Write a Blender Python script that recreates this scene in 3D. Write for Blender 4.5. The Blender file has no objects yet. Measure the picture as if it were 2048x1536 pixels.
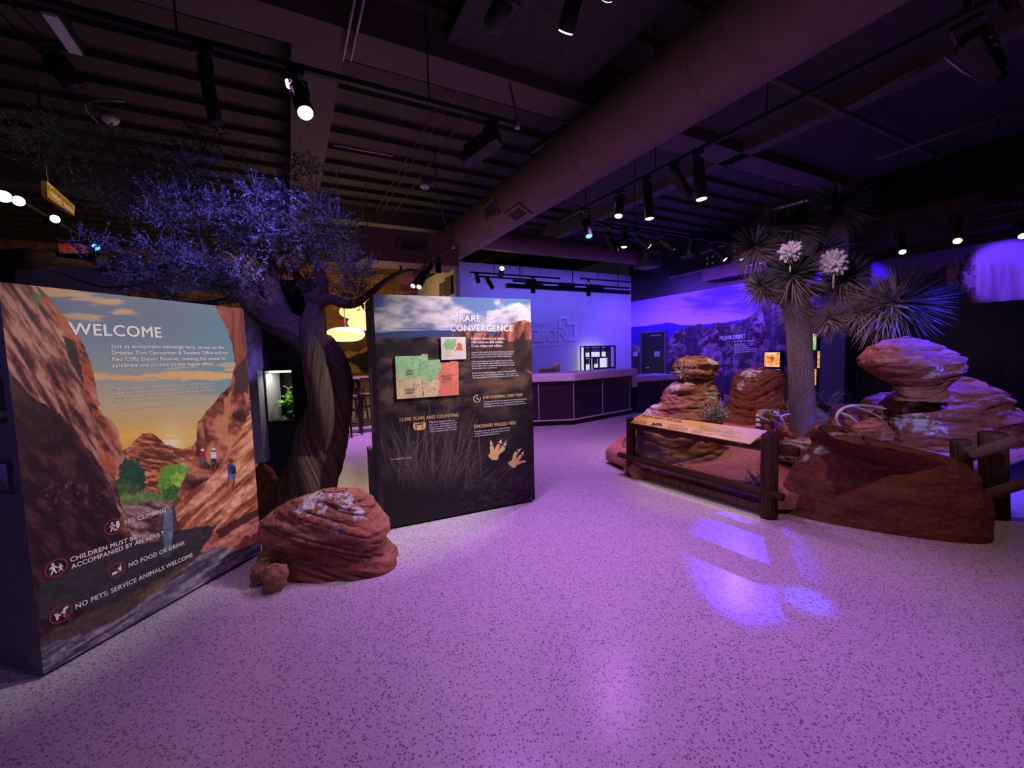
import bpy, math, random
import numpy as np
from mathutils import Vector, Matrix, noise
random.seed(7); RNG = np.random.default_rng(7)
B_M = 10.63; Z0 = Vector((0, 0, 1)); SC = bpy.context.scene; COL = SC.collection
# ---------------------------------------------------------------- camera
EYE = 1.5; FPX = 840.0; PITCH = math.radians(4.2855); ROLL = math.radians(1.5083); YAW = math.radians(-27.782)
def cam_axes():
    f = Vector((0, math.cos(PITCH), -math.sin(PITCH))); r = Vector((1, 0, 0)); d = Vector((0, -math.sin(PITCH), -math.cos(PITCH)))
    return r*math.cos(ROLL)+d*math.sin(ROLL), -r*math.sin(ROLL)+d*math.cos(ROLL), f
CR, CD, CF = cam_axes(); CAM = Vector((0, 0, EYE))
cd = bpy.data.cameras.new('camera'); cd.sensor_width = 36; cd.lens = FPX/2048*36; cd.clip_end = 200; cd.clip_start = .02
co = bpy.data.objects.new('camera', cd); COL.objects.link(co)
m = Matrix(((CR.x, -CD.x, -CF.x), (CR.y, -CD.y, -CF.y), (CR.z, -CD.z, -CF.z))).to_4x4(); m.translation = CAM
co.matrix_world = m; SC.camera = co
SC.view_settings.view_transform = 'Standard'; SC.view_settings.look = 'None'
SC.view_settings.exposure = 0.0; SC.view_settings.gamma = 1.0
try: SC.view_settings.use_curve_mapping = False
except Exception: pass
# ---------------------------------------------------------------- measuring helpers: pixel of the 2048 x 1536 frame -> point in the room
def ray(px, py): return CR*((px-1024)/FPX)+CD*((py-768)/FPX)+CF
def fl(px, py, z=0.0):
    d = ray(px, py); return CAM+d*((z-EYE)/d.z)
def at(px, py, Y):
    d = ray(px, py); return CAM+d*(Y/d.y)
AV = Vector((math.sin(YAW), math.cos(YAW), 0)); BV = Vector((math.cos(YAW), -math.sin(YAW), 0))   # the two directions of the building
def W(a, b, z=0.0): return AV*a+BV*b+Vector((0, 0, z))
def onb(px, py, b):
    d = ray(px, py); return CAM+d*(b/d.dot(BV))
def ona(px, py, a):
    d = ray(px, py); return CAM+d*(a/d.dot(AV))
def onplane(px, py, o, n):
    d = ray(px, py); return CAM+d*((o-CAM).dot(n)/d.dot(n))
def projn(P):
    q = P-np.array(CAM); x = q@np.array(CR); y = q@np.array(CD); z = q@np.array(CF)
    z = np.maximum(z, .05); return 1024+FPX*x/z, 768+FPX*y/z
# ---------------------------------------------------------------- world and main lights
wd = bpy.data.worlds.new('world'); SC.world = wd; wd.use_nodes = True
wd.node_tree.nodes['Background'].inputs[0].default_value = (.55, .36, .62, 1); wd.node_tree.nodes['Background'].inputs[1].default_value = .012
def spot(loc, target, power, col, angle=60, blend=.8, size=.04, parent=None, name='spot_beam'):
    l = bpy.data.lights.new(name, 'SPOT'); l.energy = power; l.color = col; l.spot_size = math.radians(angle); l.spot_blend = blend; l.shadow_soft_size = size
    o = bpy.data.objects.new(name, l); COL.objects.link(o)
    o.location = loc; o.rotation_euler = (Vector(target)-Vector(loc)).to_track_quat('-Z', 'Y').to_euler()
    if parent is not None:
        o.parent = parent; o.location = Vector(loc)-Vector(parent.location)
    return o
def point(loc, power, col, size=.05):
    l = bpy.data.lights.new('lamp_glow', 'POINT'); l.energy = power; l.color = col; l.shadow_soft_size = size
    o = bpy.data.objects.new('lamp_glow', l); COL.objects.link(o); o.location = loc; return o
def area(loc, target, power, col, sx, sy, name='wash_light'):
    l = bpy.data.lights.new(name, 'AREA'); l.shape = 'RECTANGLE'; l.size = sx; l.size_y = sy; l.energy = power; l.color = col
    o = bpy.data.objects.new(name, l); COL.objects.link(o); o.location = loc
    o.rotation_euler = (Vector(target)-Vector(loc)).to_track_quat('-Z', 'Y').to_euler(); return o
VIO = (.66, .23, 1.0); PINK = (1.0, .62, .80); BLUE = (.06, .02, 1.0); LILAC = (.42, .22, 1.0); WARM = (1.0, .83, .62); WHITE = (1.0, .94, .90)
# violet floods from the track heads onto the floor
spot(W(3.2, 1.6, 3.25), fl(1120, 1180), 330, VIO, 95, 1.0, .08)
spot(W(4.2, 3.7, 3.4), fl(1150, 960), 300, VIO, 95, 1.0, .08)
spot(W(1.2, 3.0, 3.4), fl(1450, 1500), 235, VIO, 100, 1.0, .08)
spot(W(5.6, 3.7, 3.4), W(6.2, 4.2, 0), 340, VIO, 95, 1.0, .08)
spot(W(8.5, 1.8, 3.2), W(8.2, 1.1, 0), 760, VIO, 80, 1.0, .08)
spot(W(1.4, .4, 3.3), fl(560, 1440), 18, (1.0, .55, .88), 110, 1.0, .08)
# white heads on the two printed boards
spot(W(2.6, 2.1, 3.3), at(285, 815, 2.5), 330, (1.0, .91, .90), 35, .75, .05)
spot(W(2.3, 2.8, 3.35), at(915, 745, 3.8), 430, WHITE, 44, .8, .05)
# blue and violet washes on the far walls
area(W(9.9, 7.2, 3.55), W(11.12, 7.2, 1.4), 52, (.14, .12, 1.0), 5.2, .12)
for a_ in (9.2, 7.5, 5.9): area(W(a_, 9.45, 3.4), W(a_, 10.63, 1.5), 84, (.15, .05, 1.0), 1.4, .1)
spot(W(4.6, 8.9, 3.3), W(4.35, 10.63, 2.7), 240, (.10, .02, 1.0), 30, .6, .04)
spot(W(3.0, 8.9, 3.3), W(2.45, 10.63, 2.65), 260, (.17, .06, 1.0), 32, .5, .04)
# exhibit: warm pink key, blue accents
spot(W(2.7, 4.2, 3.4), at(1385, 800, 5.4), 190, (1.0, .60, .52), 46, .8, .05)
spot(W(3.1, 3.9, 3.4), at(1500, 800, 6.3), 300, (1.0, .45, .60), 34, .8, .05)
spot(W(-.4, 2.4, 3.1), at(1840, 790, 4.4), 620, (.46, .36, 1.0), 32, .9, .05)
spot(W(.6, 2.8, 3.3), at(1780, 980, 3.3), 85, (1.0, .55, .62), 50, .9, .05)
spot(W(2.0, 5.0, 3.45), at(1600, 895, 5.0), 120, (1.0, .45, .60), 42, .9, .05)
spot(W(2.2, 3.0, 3.3), at(1620, 600, 5.3), 170, (.80, .52, 1.0), 40, .9, .05)
spot(W(2.7, 3.2, 3.35), at(1390, 855, 4.2), 80, (1.0, .74, .22), 32, .6, .03)
spot((5.3, 3.7, 3.4), at(1850, 690, 4.5), 2300, (.03, .02, 1.0), 30, .6, .04)
spot(W(1.3, 7.9, 3.5), at(1960, 770, 4.7), 1500, (.10, .04, 1.0), 40, .7, .04)
spot(W(2.9, 3.9, 3.3), fl(1614, 1200), 1000, (.03, .07, 1.0), 5.0, .9, .03)  # added narrow beam; its pool stands in for a blue lamp's floor reflection
# juniper: blue and violet heads, plus beams added on other pieces
spot(W(3.15, .45, 3.2), at(400, 455, 3.7), 230, (.15, .10, 1.0), 46, .9, .04)
spot(W(2.6, .9, 3.3), at(570, 520, 3.6), 110, (.20, .12, 1.0), 50, .9, .04)
spot(W(3.0, .1, 3.2), at(655, 1040, 3.0), 120, (.86, .46, 1.0), 36, .8, .04)
spot(W(4.9, 1.9, 3.3), at(650, 880, 3.6), 120, (1.0, .70, .40), 40, .9, .04)
spot(W(4.9, 4.9, 3.35), at(1530, 520, 5.4), 120, (.45, .28, 1.0), 40, .8, .04)
spot(W(4.6, 5.2, 3.4), at(1525, 742, 6.4), 130, (.10, .05, 1.0), 18, .7, .04)
spot(W(.6, -2.6, 3.1), at(20, 800, 1.95), 60, (.34, .24, 1.0), 50, .9, .04)
spot(W(3.1, -.1, 3.2), at(510, 740, 4.4), 170, (.32, .20, 1.0), 18, .9, .04)
spot(W(2.4, -2.2, 3.3), at(240, 560, 6.5), 70, (.75, .55, 1.0), 46, .9, .05)  # added lilac beam without a fixture, lifts the dark canopy forms
spot(W(7.8, 9.5, 3.3), onb(1478, 688, B_M), 34, (.9, .75, 1.0), 24, .9, .04)  # added beam without a fixture, brightens the mural heading
spot(W(2.6, -.2, 3.2), at(600, 640, 3.7), 70, (.22, .14, 1.0), 30, .9, .04)
spot(at(520, 500, 3.0), at(489, 592, 3.6), 7, (.02, .015, 1.0), 12, .8, .02)
# ---------------------------------------------------------------- object helpers
def link(name, me, mat=None, parent=None, loc=None):
    o = bpy.data.objects.new(name, me); COL.objects.link(o)
    if mat: me.materials.append(mat)
    if parent is not None: o.parent = parent
    if loc is not None: o.location = loc
    return o
def root(name, label, cat, loc, group=None):
    o = bpy.data.objects.new(name, None); COL.objects.link(o); o.location = loc; o.empty_display_size = .1
    o['label'] = label; o['category'] = cat
    if group: o['group'] = group
    return o
def tag(o, label, cat, group=None):
    o['label'] = label; o['category'] = cat
    if group: o['group'] = group
    return o
def wloc(o):
    v = Vector((0, 0, 0))
    while o is not None: v = v+o.location; o = o.parent
    return v
class MB:
    def __init__(s): s.v = []; s.f = []
    def add(s, vs, fs):
        n = len(s.v); s.v += [tuple(v) for v in vs]; s.f += [tuple(i+n for i in f) for f in fs]; return s
    def box(s, c, ex, ey, ez, x=Vector((1, 0, 0)), y=Vector((0, 1, 0)), z=Vector((0, 0, 1))):
        c = Vector(c); vs = []
        for k in (-1, 1):
            for j in (-1, 1):
                for i in (-1, 1): vs.append(c+x*(i*ex/2)+y*(j*ey/2)+z*(k*ez/2))
        return s.add(vs, [(0, 2, 3, 1), (4, 5, 7, 6), (0, 1, 5, 4), (2, 6, 7, 3), (0, 4, 6, 2), (1, 3, 7, 5)])
    def bar(s, p0, p1, w, h=None, up=Vector((0, 0, 1))):
        p0 = Vector(p0); p1 = Vector(p1); z = (p1-p0).normalized(); h = h or w
        if abs(z.dot(up)) > .95: up = AV
        x = z.cross(up).normalized(); y = x.cross(z)
        return s.box((p0+p1)/2, w, h, (p1-p0).length, x, y, z)
    def tube(s, pts, rads, n=12, cap=True, ridge=0, seed=0, rfun=None):
        pts = [Vector(p) for p in pts]; k = len(pts)
        if not hasattr(rads, '__len__'): rads = [rads]*k
        vs = []; fs = []; u = None
        for i in range(k):
            t = (pts[min(i+1, k-1)]-pts[max(i-1, 0)]).normalized()
            if u is None:
                u = t.cross(Vector((0, 0, 1)) if abs(t.z) < .9 else Vector((1, 0, 0))).normalized()
            u = (u-t*u.dot(t)).normalized(); w = t.cross(u)
            for j in range(n):
                a = 2*math.pi*j/n; r = rads[i]
                if rfun: r *= rfun(i/(k-1), a)
                vs.append(pts[i]+u*(r*math.cos(a))+w*(r*math.sin(a)))
        for i in range(k-1):
            for j in range(n):
                fs.append((i*n+j, i*n+(j+1) % n, (i+1)*n+(j+1) % n, (i+1)*n+j))
        if cap: fs.append(tuple(range(n-1, -1, -1))); fs.append(tuple((k-1)*n+j for j in range(n)))
        return s.add(vs, fs)
    def cyl(s, p0, p1, r0, r1=None, n=16): return s.tube([p0, p1], [r0, r0 if r1 is None else r1], n)
    def prism(s, poly, z0, z1):
        n = len(poly); vs = [(p[0], p[1], z0) for p in poly]+[(p[0], p[1], z1) for p in poly]
        fs = [tuple(range(n-1, -1, -1)), tuple(range(n, 2*n))]+[(i, (i+1) % n, n+(i+1) % n, n+i) for i in range(n)]
        return s.add(vs, fs)
    def slab(s, poly3, thick):      # planar polygon with thickness vector
        n = len(poly3); t = Vector(thick); a = [Vector(p) for p in poly3]
        return s.add(a+[p+t for p in a], [tuple(range(n-1, -1, -1)), tuple(range(n, 2*n))]+[(i, (i+1) % n, n+(i+1) % n, n+i) for i in range(n)])
    def ball(s, c, rx, ry=None, rz=None, n=12, m=8, fn=None):
        ry = ry or rx; rz = rz or rx; c = Vector(c); vs = []; fs = []
        for i in range(m+1):
            th = math.pi*i/m
            for j in range(n):
                ph = 2*math.pi*j/n; d = Vector((math.sin(th)*math.cos(ph), math.sin(th)*math.sin(ph), math.cos(th)))
                k = fn(d) if fn else 1.0
                vs.append(c+Vector((d.x*rx, d.y*ry, d.z*rz))*k)
        for i in range(m):
            for j in range(n): fs.append((i*n+j, (i+1)*n+j, (i+1)*n+(j+1) % n, i*n+(j+1) % n))
        return s.add(vs, fs)
    def lathe(s, c, prof, n=32):
        c = Vector(c); vs = []; fs = []
        for r, z in prof:
            for j in range(n):
                a = 2*math.pi*j/n; vs.append(c+Vector((r*math.cos(a), r*math.sin(a), z)))
        for i in range(len(prof)-1):
            for j in range(n): fs.append((i*n+j, i*n+(j+1) % n, (i+1)*n+(j+1) % n, (i+1)*n+j))
        return s.add(vs, fs)
    def build(s, name, mat, parent=None, smooth=False, loc=None, bevel=0):
        off = wloc(parent) if parent is not None else (Vector(loc) if loc is not None else Vector((0, 0, 0)))
        me = bpy.data.meshes.new(name)
        me.from_pydata([(v[0]-off.x, v[1]-off.y, v[2]-off.z) for v in s.v], [], s.f); me.update()
        if smooth: me.polygons.foreach_set('use_smooth', [True]*len(me.polygons))
        o = link(name, me, mat, parent, loc if parent is None else None)
        if bevel:
            b = o.modifiers.new('bevel', 'BEVEL'); b.width = bevel; b.segments = 2; b.limit_method = 'ANGLE'
        return o
def struct(o): o['kind'] = 'structure'; return o
# ---------------------------------------------------------------- materials
def lin(c):
    c = [x/255 for x in c]; return tuple((x/12.92 if x <= .04045 else ((x+.055)/1.055)**2.4) for x in c)
MATS = {}
def newmat(name):
    mt = bpy.data.materials.new(name); mt.use_nodes = True; nt = mt.node_tree
    return mt, nt, nt.nodes['Principled BSDF']
def pmat(name, rgb, rough=.6, metal=0, var=.12, scale=8.0, bump=.0, stretch=(1, 1, 1), spec=.5):
    if name in MATS: return MATS[name]
    mt, nt, b = newmat(name); b.inputs['Roughness'].default_value = rough; b.inputs['Metallic'].default_value = metal
    b.inputs['Specular IOR Level'].default_value = spec
    tc = nt.nodes.new('ShaderNodeTexCoord'); mp = nt.nodes.new('ShaderNodeMapping'); mp.inputs['Scale'].default_value = stretch
    nz = nt.nodes.new('ShaderNodeTexNoise'); nz.inputs['Scale'].default_value = scale; nz.inputs['Detail'].default_value = 5
    rp = nt.nodes.new('ShaderNodeValToRGB'); c = lin(rgb) if max(rgb) > 1.01 else rgb
    rp.color_ramp.elements[0].color = (*[x*(1-var*1.6) for x in c], 1); rp.color_ramp.elements[1].color = (*[min(1, x*(1+var*1.6)) for x in c], 1)
    rp.color_ramp.elements[0].position = .3; rp.color_ramp.elements[1].position = .7
    L = nt.links.new; L(tc.outputs['Object'], mp.inputs[0]); L(mp.outputs[0], nz.inputs['Vector']); L(nz.outputs[0], rp.inputs[0]); L(rp.outputs[0], b.inputs['Base Color'])
    if bump:
        bp = nt.nodes.new('ShaderNodeBump'); bp.inputs['Strength'].default_value = bump; bp.inputs['Distance'].default_value = .02
        L(nz.outputs[0], bp.inputs['Height']); L(bp.outputs[0], b.inputs['Normal'])
    MATS[name] = mt; return mt
def emat(name, rgb, strength):
    if name in MATS: return MATS[name]
    mt, nt, b = newmat(name); b.inputs['Base Color'].default_value = (*rgb, 1)
    b.inputs['Emission Color'].default_value = (*rgb, 1); b.inputs['Emission Strength'].default_value = strength
    MATS[name] = mt; return mt
def gmat(name, tint=(.95, .97, 1), rough=.02):
    mt, nt, b = newmat(name); nt.nodes.remove(b); out = nt.nodes['Material Output']
    tr = nt.nodes.new('ShaderNodeBsdfTransparent'); tr.inputs[0].default_value = (*tint, 1)
    gl = nt.nodes.new('ShaderNodeBsdfGlossy'); gl.inputs['Roughness'].default_value = rough
    fr = nt.nodes.new('ShaderNodeFresnel'); fr.inputs[0].default_value = 1.35; mx = nt.nodes.new('ShaderNodeMixShader')
    L = nt.links.new; L(fr.outputs[0], mx.inputs[0]); L(tr.outputs[0], mx.inputs[1]); L(gl.outputs[0], mx.inputs[2]); L(mx.outputs[0], out.inputs[0])
    return mt
def printmat(name, rough=.55, spec=.3):
    mt, nt, b = newmat(name); at_ = nt.nodes.new('ShaderNodeAttribute'); at_.attribute_name = 'print'
    nt.links.new(at_.outputs['Color'], b.inputs['Base Color']); b.inputs['Roughness'].default_value = rough; b.inputs['Specular IOR Level'].default_value = spec
    return mt
def rockmat(name, base, dark, light, lichen=.0, band=9.0, lich=(.55, .57, .50)):
    mt, nt, b = newmat(name); L = nt.links.new; b.inputs['Roughness'].default_value = .88; b.inputs['Specular IOR Level'].default_value = .2
    tc = nt.nodes.new('ShaderNodeTexCoord'); mp = nt.nodes.new('ShaderNodeMapping'); mp.inputs['Scale'].default_value = (1.2, 1.2, band); mp.inputs['Rotation'].default_value = (.12, .18, 0)
    n1 = nt.nodes.new('ShaderNodeTexNoise'); n1.inputs['Scale'].default_value = 2.0; n1.inputs['Detail'].default_value = 8; n1.inputs['Roughness'].default_value = .62; n1.inputs['Distortion'].default_value = .6
    rp = nt.nodes.new('ShaderNodeValToRGB'); e = rp.color_ramp.elements
    e[0].position = .30; e[0].color = (*dark, 1); e[1].position = .72; e[1].color = (*light, 1); x = e.new(.48); x.color = (*base, 1)
    n2 = nt.nodes.new('ShaderNodeTexNoise'); n2.inputs['Scale'].default_value = 26; n2.inputs['Detail'].default_value = 6
    m1 = nt.nodes.new('ShaderNodeMixRGB'); m1.blend_type = 'OVERLAY'; m1.inputs[0].default_value = .55
    L(tc.outputs['Object'], mp.inputs[0]); L(mp.outputs[0], n1.inputs['Vector']); L(n1.outputs[0], rp.inputs[0])
    L(tc.outputs['Object'], n2.inputs['Vector']); L(rp.outputs[0], m1.inputs[1]); L(n2.outputs[0], m1.inputs[2])
    col = m1.outputs[0]
    if lichen:
        at_ = nt.nodes.new('ShaderNodeAttribute'); at_.attribute_name = 'lichen'
        n3 = nt.nodes.new('ShaderNodeTexNoise'); n3.inputs['Scale'].default_value = 15; n3.inputs['Detail'].default_value = 9; n3.inputs['Roughness'].default_value = .7
        L(tc.outputs['Object'], n3.inputs['Vector'])
        mu = nt.nodes.new('ShaderNodeMath'); mu.operation = 'MULTIPLY'; L(n3.outputs[0], mu.inputs[0]); L(at_.outputs['Fac'], mu.inputs[1])
        r3 = nt.nodes.new('ShaderNodeValToRGB'); r3.color_ramp.elements[0].position = .43; r3.color_ramp.elements[1].position = .49
        L(mu.outputs[0], r3.inputs[0]); m2 = nt.nodes.new('ShaderNodeMixRGB'); L(r3.outputs[0], m2.inputs[0]); L(col, m2.inputs[1]); m2.inputs[2].default_value = (*lich, 1); col = m2.outputs[0]
    L(col, b.inputs['Base Color'])
    ad = nt.nodes.new('ShaderNodeMath'); ad.operation = 'ADD'; L(n1.outputs[0], ad.inputs[0]); L(n2.outputs[0], ad.inputs[1])
    bp = nt.nodes.new('ShaderNodeBump'); bp.inputs['Strength'].default_value = .75; bp.inputs['Distance'].default_value = .03
    L(ad.outputs[0], bp.inputs['Height']); L(bp.outputs[0], b.inputs['Normal'])
    return mt
BLACK = pmat('black_paint', (.012, .011, .013), .55, var=.2)
BLACKM = pmat('black_metal', (.014, .013, .015), .38, .3, var=.2)
DKGREY = pmat('dark_grey', (.045, .042, .05), .6)
GREY = pmat('grey_paint', (.20, .185, .20), .6, var=.05)
WHITEP = pmat('white_paint', (.74, .73, .74), .55, var=.03, scale=3)
CEIL = pmat('ceiling_paint', (.070, .050, .043), .8, var=.1, scale=3)
BEAMM = pmat('beam_paint', (.115, .085, .076), .75, var=.06, scale=2)
DUCTM = pmat('duct_paint', (.185, .128, .104), .7, var=.06, scale=4)
GALV = pmat('galvanised_conduit', (.35, .32, .33), .4, .7)
LTXT = pmat('white_lettering', (.88, .86, .82), .5, var=.01)
GTXT = pmat('gold_lettering', (.86, .60, .20), .5, var=.02)
DTXT = pmat('dark_lettering', (.05, .045, .03), .6, var=.02)
REDP = pmat('red_ring', (.30, .045, .05), .5, var=.03)
GLASS = gmat('clear_glass')
WOOD = pmat('fence_wood', (.115, .06, .034), .85, var=.35, scale=5, bump=.5, stretch=(6, 6, .8))
WOODP = pmat('pale_log', (.27, .145, .105), .85, var=.3, scale=6, bump=.5)
LENS_W = emat('lens_white', (1, .93, .95), 22); LENS_V = emat('lens_violet', (.75, .6, 1), 26); LENS_B = emat('lens_blue', (.05, .25, 1), 6)
LENS_OFF = pmat('lens_dark', (.03, .03, .05), .15)
TUBEW = emat('tube_lilac', (.62, .45, .68), .55)
# ---------------------------------------------------------------- numpy paint helpers for printed pictures
_T = RNG.random((256, 256))
def vnoise(x, y, s=0):
    x = np.asarray(x)+s*17.31; y = np.asarray(y)+s*9.77; xi = np.floor(x).astype(int); yi = np.floor(y).astype(int)
    fx = x-xi; fy = y-yi; fx = fx*fx*(3-2*fx); fy = fy*fy*(3-2*fy); g = lambda i, j: _T[i % 256, j % 256]
    return (g(xi, yi)*(1-fx)+g(xi+1, yi)*fx)*(1-fy)+(g(xi, yi+1)*(1-fx)+g(xi+1, yi+1)*fx)*fy
def fbm(x, y, s=0, o=5):
    t = 0; a = .5; n = 0
    for k in range(o): t = t+a*vnoise(x*2**k, y*2**k, s+k*3); n += a; a *= .55
    return t/n
def inpoly(x, y, poly):
    r = np.zeros(x.shape, bool); n = len(poly)
    for i in range(n):
        x0, y0 = poly[i]; x1, y1 = poly[(i+1) % n]
        if y0 == y1: continue
        c = ((y0 > y) != (y1 > y)) & (x < (x1-x0)*(y-y0)/(y1-y0)+x0); r ^= c
    return r
class Paint:
    def __init__(s, x, y): s.x = x; s.y = y; s.c = np.zeros(x.shape+(3,))
    def fill(s, mask, col):
        mask = mask.astype(float)[..., None]; col = np.asarray(col, float)
        s.c = s.c*(1-mask)+col*mask
    def grad(s, v, stops):
        vs = [q[0] for q in stops]; return np.stack([np.interp(v, vs, [q[1][k] for q in stops]) for k in range(3)], -1)
    def poly(s, pts, col, wob=0, ws=.05, seed=0):
        x = s.x+(fbm(s.x*ws, s.y*ws, seed)-.5)*2*wob; y = s.y+(fbm(s.x*ws, s.y*ws, seed+5)-.5)*2*wob
        s.fill(inpoly(x, y, pts), col)
    def ell(s, cx, cy, rx, ry, col, soft=0.0, wob=0, ws=.15, seed=0):
        x = s.x+(fbm(s.x*ws, s.y*ws, seed)-.5)*2*wob; y = s.y+(fbm(s.x*ws, s.y*ws, seed+5)-.5)*2*wob
        d = np.sqrt(((x-cx)/rx)**2+((y-cy)/ry)**2)
        s.fill((d < 1) if soft == 0 else np.clip((1-d)/soft, 0, 1), col)
def s2l(c):
    c = np.clip(c/255, 0, 1); return np.where(c <= .04045, c/12.92, ((c+.055)/1.055)**2.4)
def print_grid(name, o, ux, uz, w, h, nu, nv, fn, mat, parent=None, us=None):
    u = np.linspace(0, w, nu) if us is None else us; v = np.linspace(0, h, nv); U, V = np.meshgrid(u, v); nu = len(u)
    P = np.array(o)+U[..., None]*np.array(ux)+V[..., None]*np.array(uz)
    X, Y = projn(P); c = fn(X, Y, U, V)
    me = bpy.data.meshes.new(name); off = np.array(wloc(parent)) if parent is not None else np.zeros(3)
    idx = np.arange(nu*nv).reshape(nv, nu); q = np.stack([idx[:-1, :-1], idx[:-1, 1:], idx[1:, 1:], idx[1:, :-1]], -1).reshape(-1, 4)
    me.vertices.add(nu*nv); me.vertices.foreach_set('co', (P-off).reshape(-1).astype(np.float32))
    me.loops.add(q.size); me.loops.foreach_set('vertex_index', q.reshape(-1).astype(np.int32))
    me.polygons.add(len(q)); me.polygons.foreach_set('loop_start', np.arange(0, q.size, 4, dtype=np.int32))
    me.update(calc_edges=True)
    ca = me.attributes.new('print', 'FLOAT_COLOR', 'POINT'); rgba = np.ones((nu*nv, 4), np.float32); rgba[:, :3] = s2l(c).reshape(-1, 3)
    ca.data.foreach_set('color', rgba.reshape(-1)); me.validate()
    return link(name, me, mat, parent)
# ---------------------------------------------------------------- lettering
def text_mesh(s, bold=0.0, extrude=0.0):
    cu = bpy.data.curves.new('t', 'FONT'); cu.body = s; cu.size = 1; cu.space_character = 1+bold*2.5; cu.extrude = extrude; cu.resolution_u = 3
    ob = bpy.data.objects.new('t', cu); COL.objects.link(ob); dg = bpy.context.evaluated_depsgraph_get(); dg.update()
    me = bpy.data.meshes.new_from_object(ob.evaluated_get(dg)); bpy.data.objects.remove(ob); bpy.data.curves.remove(cu)
    v0 = [tuple(x.co) for x in me.vertices]; f0 = [tuple(p.vertices) for p in me.polygons]; bpy.data.meshes.remove(me); v = []; f = []
    for k, (dx, dy) in enumerate(((-1, 0), (1, 0), (0, -1), (0, 1)) if bold > .018 else (((-1, 0), (1, 0)) if bold else ((0, 0),))):      # heavier strokes
        n = len(v); v += [(q[0]+dx*bold, q[1]+dy*bold*.7, k*.0001) for q in v0]; f += [tuple(i+n for i in p) for p in f0]
    return v, f
CAPH = .729
def letters(name, lines, hit, up, nrm, mat, parent, bold=.02, lift=.002):
    """lines: (text, start px, end px, cap height px); hit maps a pixel to the board's plane"""
    mb = MB()
    for s, p0, p1, cap in lines:
        o = hit(*p0); e = hit(*p1); d = (e-o); wdt = d.length; d.normalize()
        ch = (hit(p0[0], p0[1]-cap)-o).length
        v, f = text_mesh(s, bold)
        if not v: continue
        x0 = min(q[0] for q in v); x1 = max(q[0] for q in v); k = wdt/(x1-x0); kv = ch/CAPH
        mb.add([o+d*((q[0]-x0)*k)+up*(q[1]*kv)+nrm*(lift+q[2]) for q in v], f)
    return mb.build(name, mat, parent)
def flatpoly(mb, pxs, hit, nrm, lift=.002):
    mb.slab([hit(*p)+nrm*lift for p in pxs], nrm*-.001)
def ring_px(mb, c, r0, r1, hit, nrm, lift=.002, n=28, a0=0, a1=360):
    """flat ring round a point of the board, radii in metres"""
    o = hit(*c); ux = Vector((0, 0, 1)).cross(nrm).normalized(); uz = Vector((0, 0, 1)); vs = []; fs = []
    for i in range(n+1):
        a = math.radians(a0+(a1-a0)*i/n); d = ux*math.cos(a)+uz*math.sin(a); vs += [o+d*r0+nrm*lift, o+d*r1+nrm*lift]
    for i in range(n): fs.append((2*i, 2*i+1, 2*i+3, 2*i+2))
    mb.add(vs, fs)
# ================================================================ SETTING
def terrazzo():
    mt, nt, b = newmat('terrazzo'); L = nt.links.new
    tc = nt.nodes.new('ShaderNodeTexCoord'); prev = None
    nz = nt.nodes.new('ShaderNodeTexNoise'); nz.inputs['Scale'].default_value = 1.1; nz.inputs['Detail'].default_value = 4
    rp = nt.nodes.new('ShaderNodeValToRGB'); rp.color_ramp.elements[0].color = (.50, .475, .46, 1); rp.color_ramp.elements[1].color = (.60, .575, .56, 1)
    L(tc.outputs['Object'], nz.inputs['Vector']); L(nz.outputs[0], rp.inputs[0]); prev = rp.outputs[0]
    for sc, th, lo, hi, col, f in ((66, .34, .45, 1, (.13, .11, .12), .85), (125, .36, .5, 1, (.19, .17, .18), .75), (48, .15, .0, .05, (.95, .92, .88), .8), (90, .4, .2, .42, (.66, .63, .60), .6)):
        vo = nt.nodes.new('ShaderNodeTexVoronoi'); vo.inputs['Scale'].default_value = sc
        d2 = nt.nodes.new('ShaderNodeTexNoise'); d2.inputs['Scale'].default_value = sc*.9
        mxv = nt.nodes.new('ShaderNodeMixRGB'); mxv.inputs[0].default_value = .012; L(tc.outputs['Object'], mxv.inputs[1]); L(d2.outputs['Color'], mxv.inputs[2])
        L(tc.outputs['Object'], d2.inputs['Vector']); L(mxv.outputs[0], vo.inputs['Vector'])
        lt = nt.nodes.new('ShaderNodeMath'); lt.operation = 'LESS_THAN'; lt.inputs[1].default_value = th; L(vo.outputs['Distance'], lt.inputs[0])
        sp = nt.nodes.new('ShaderNodeSeparateColor'); L(vo.outputs['Color'], sp.inputs[0])
        g = nt.nodes.new('ShaderNodeMath'); g.operation = 'GREATER_THAN'; g.inputs[1].default_value = lo; L(sp.outputs[0], g.inputs[0])
        l2 = nt.nodes.new('ShaderNodeMath'); l2.operation = 'LESS_THAN'; l2.inputs[1].default_value = hi; L(sp.outputs[0], l2.inputs[0])
        m1 = nt.nodes.new('ShaderNodeMath'); m1.operation = 'MULTIPLY'; L(lt.outputs[0], m1.inputs[0]); L(g.outputs[0], m1.inputs[1])
        m2 = nt.nodes.new('ShaderNodeMath'); m2.operation = 'MULTIPLY'; L(m1.outputs[0], m2.inputs[0]); L(l2.outputs[0], m2.inputs[1])
        m3 = nt.nodes.new('ShaderNodeMath'); m3.operation = 'MULTIPLY'; L(m2.outputs[0], m3.inputs[0]); m3.inputs[1].default_value = f
        mx = nt.nodes.new('ShaderNodeMixRGB'); L(m3.outputs[0], mx.inputs[0]); L(prev, mx.inputs[1]); mx.inputs[2].default_value = (*col, 1); prev = mx.outputs[0]
    L(prev, b.inputs['Base Color']); b.inputs['Roughness'].default_value = .27; b.inputs['Specular IOR Level'].default_value = .45
    return mt
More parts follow.
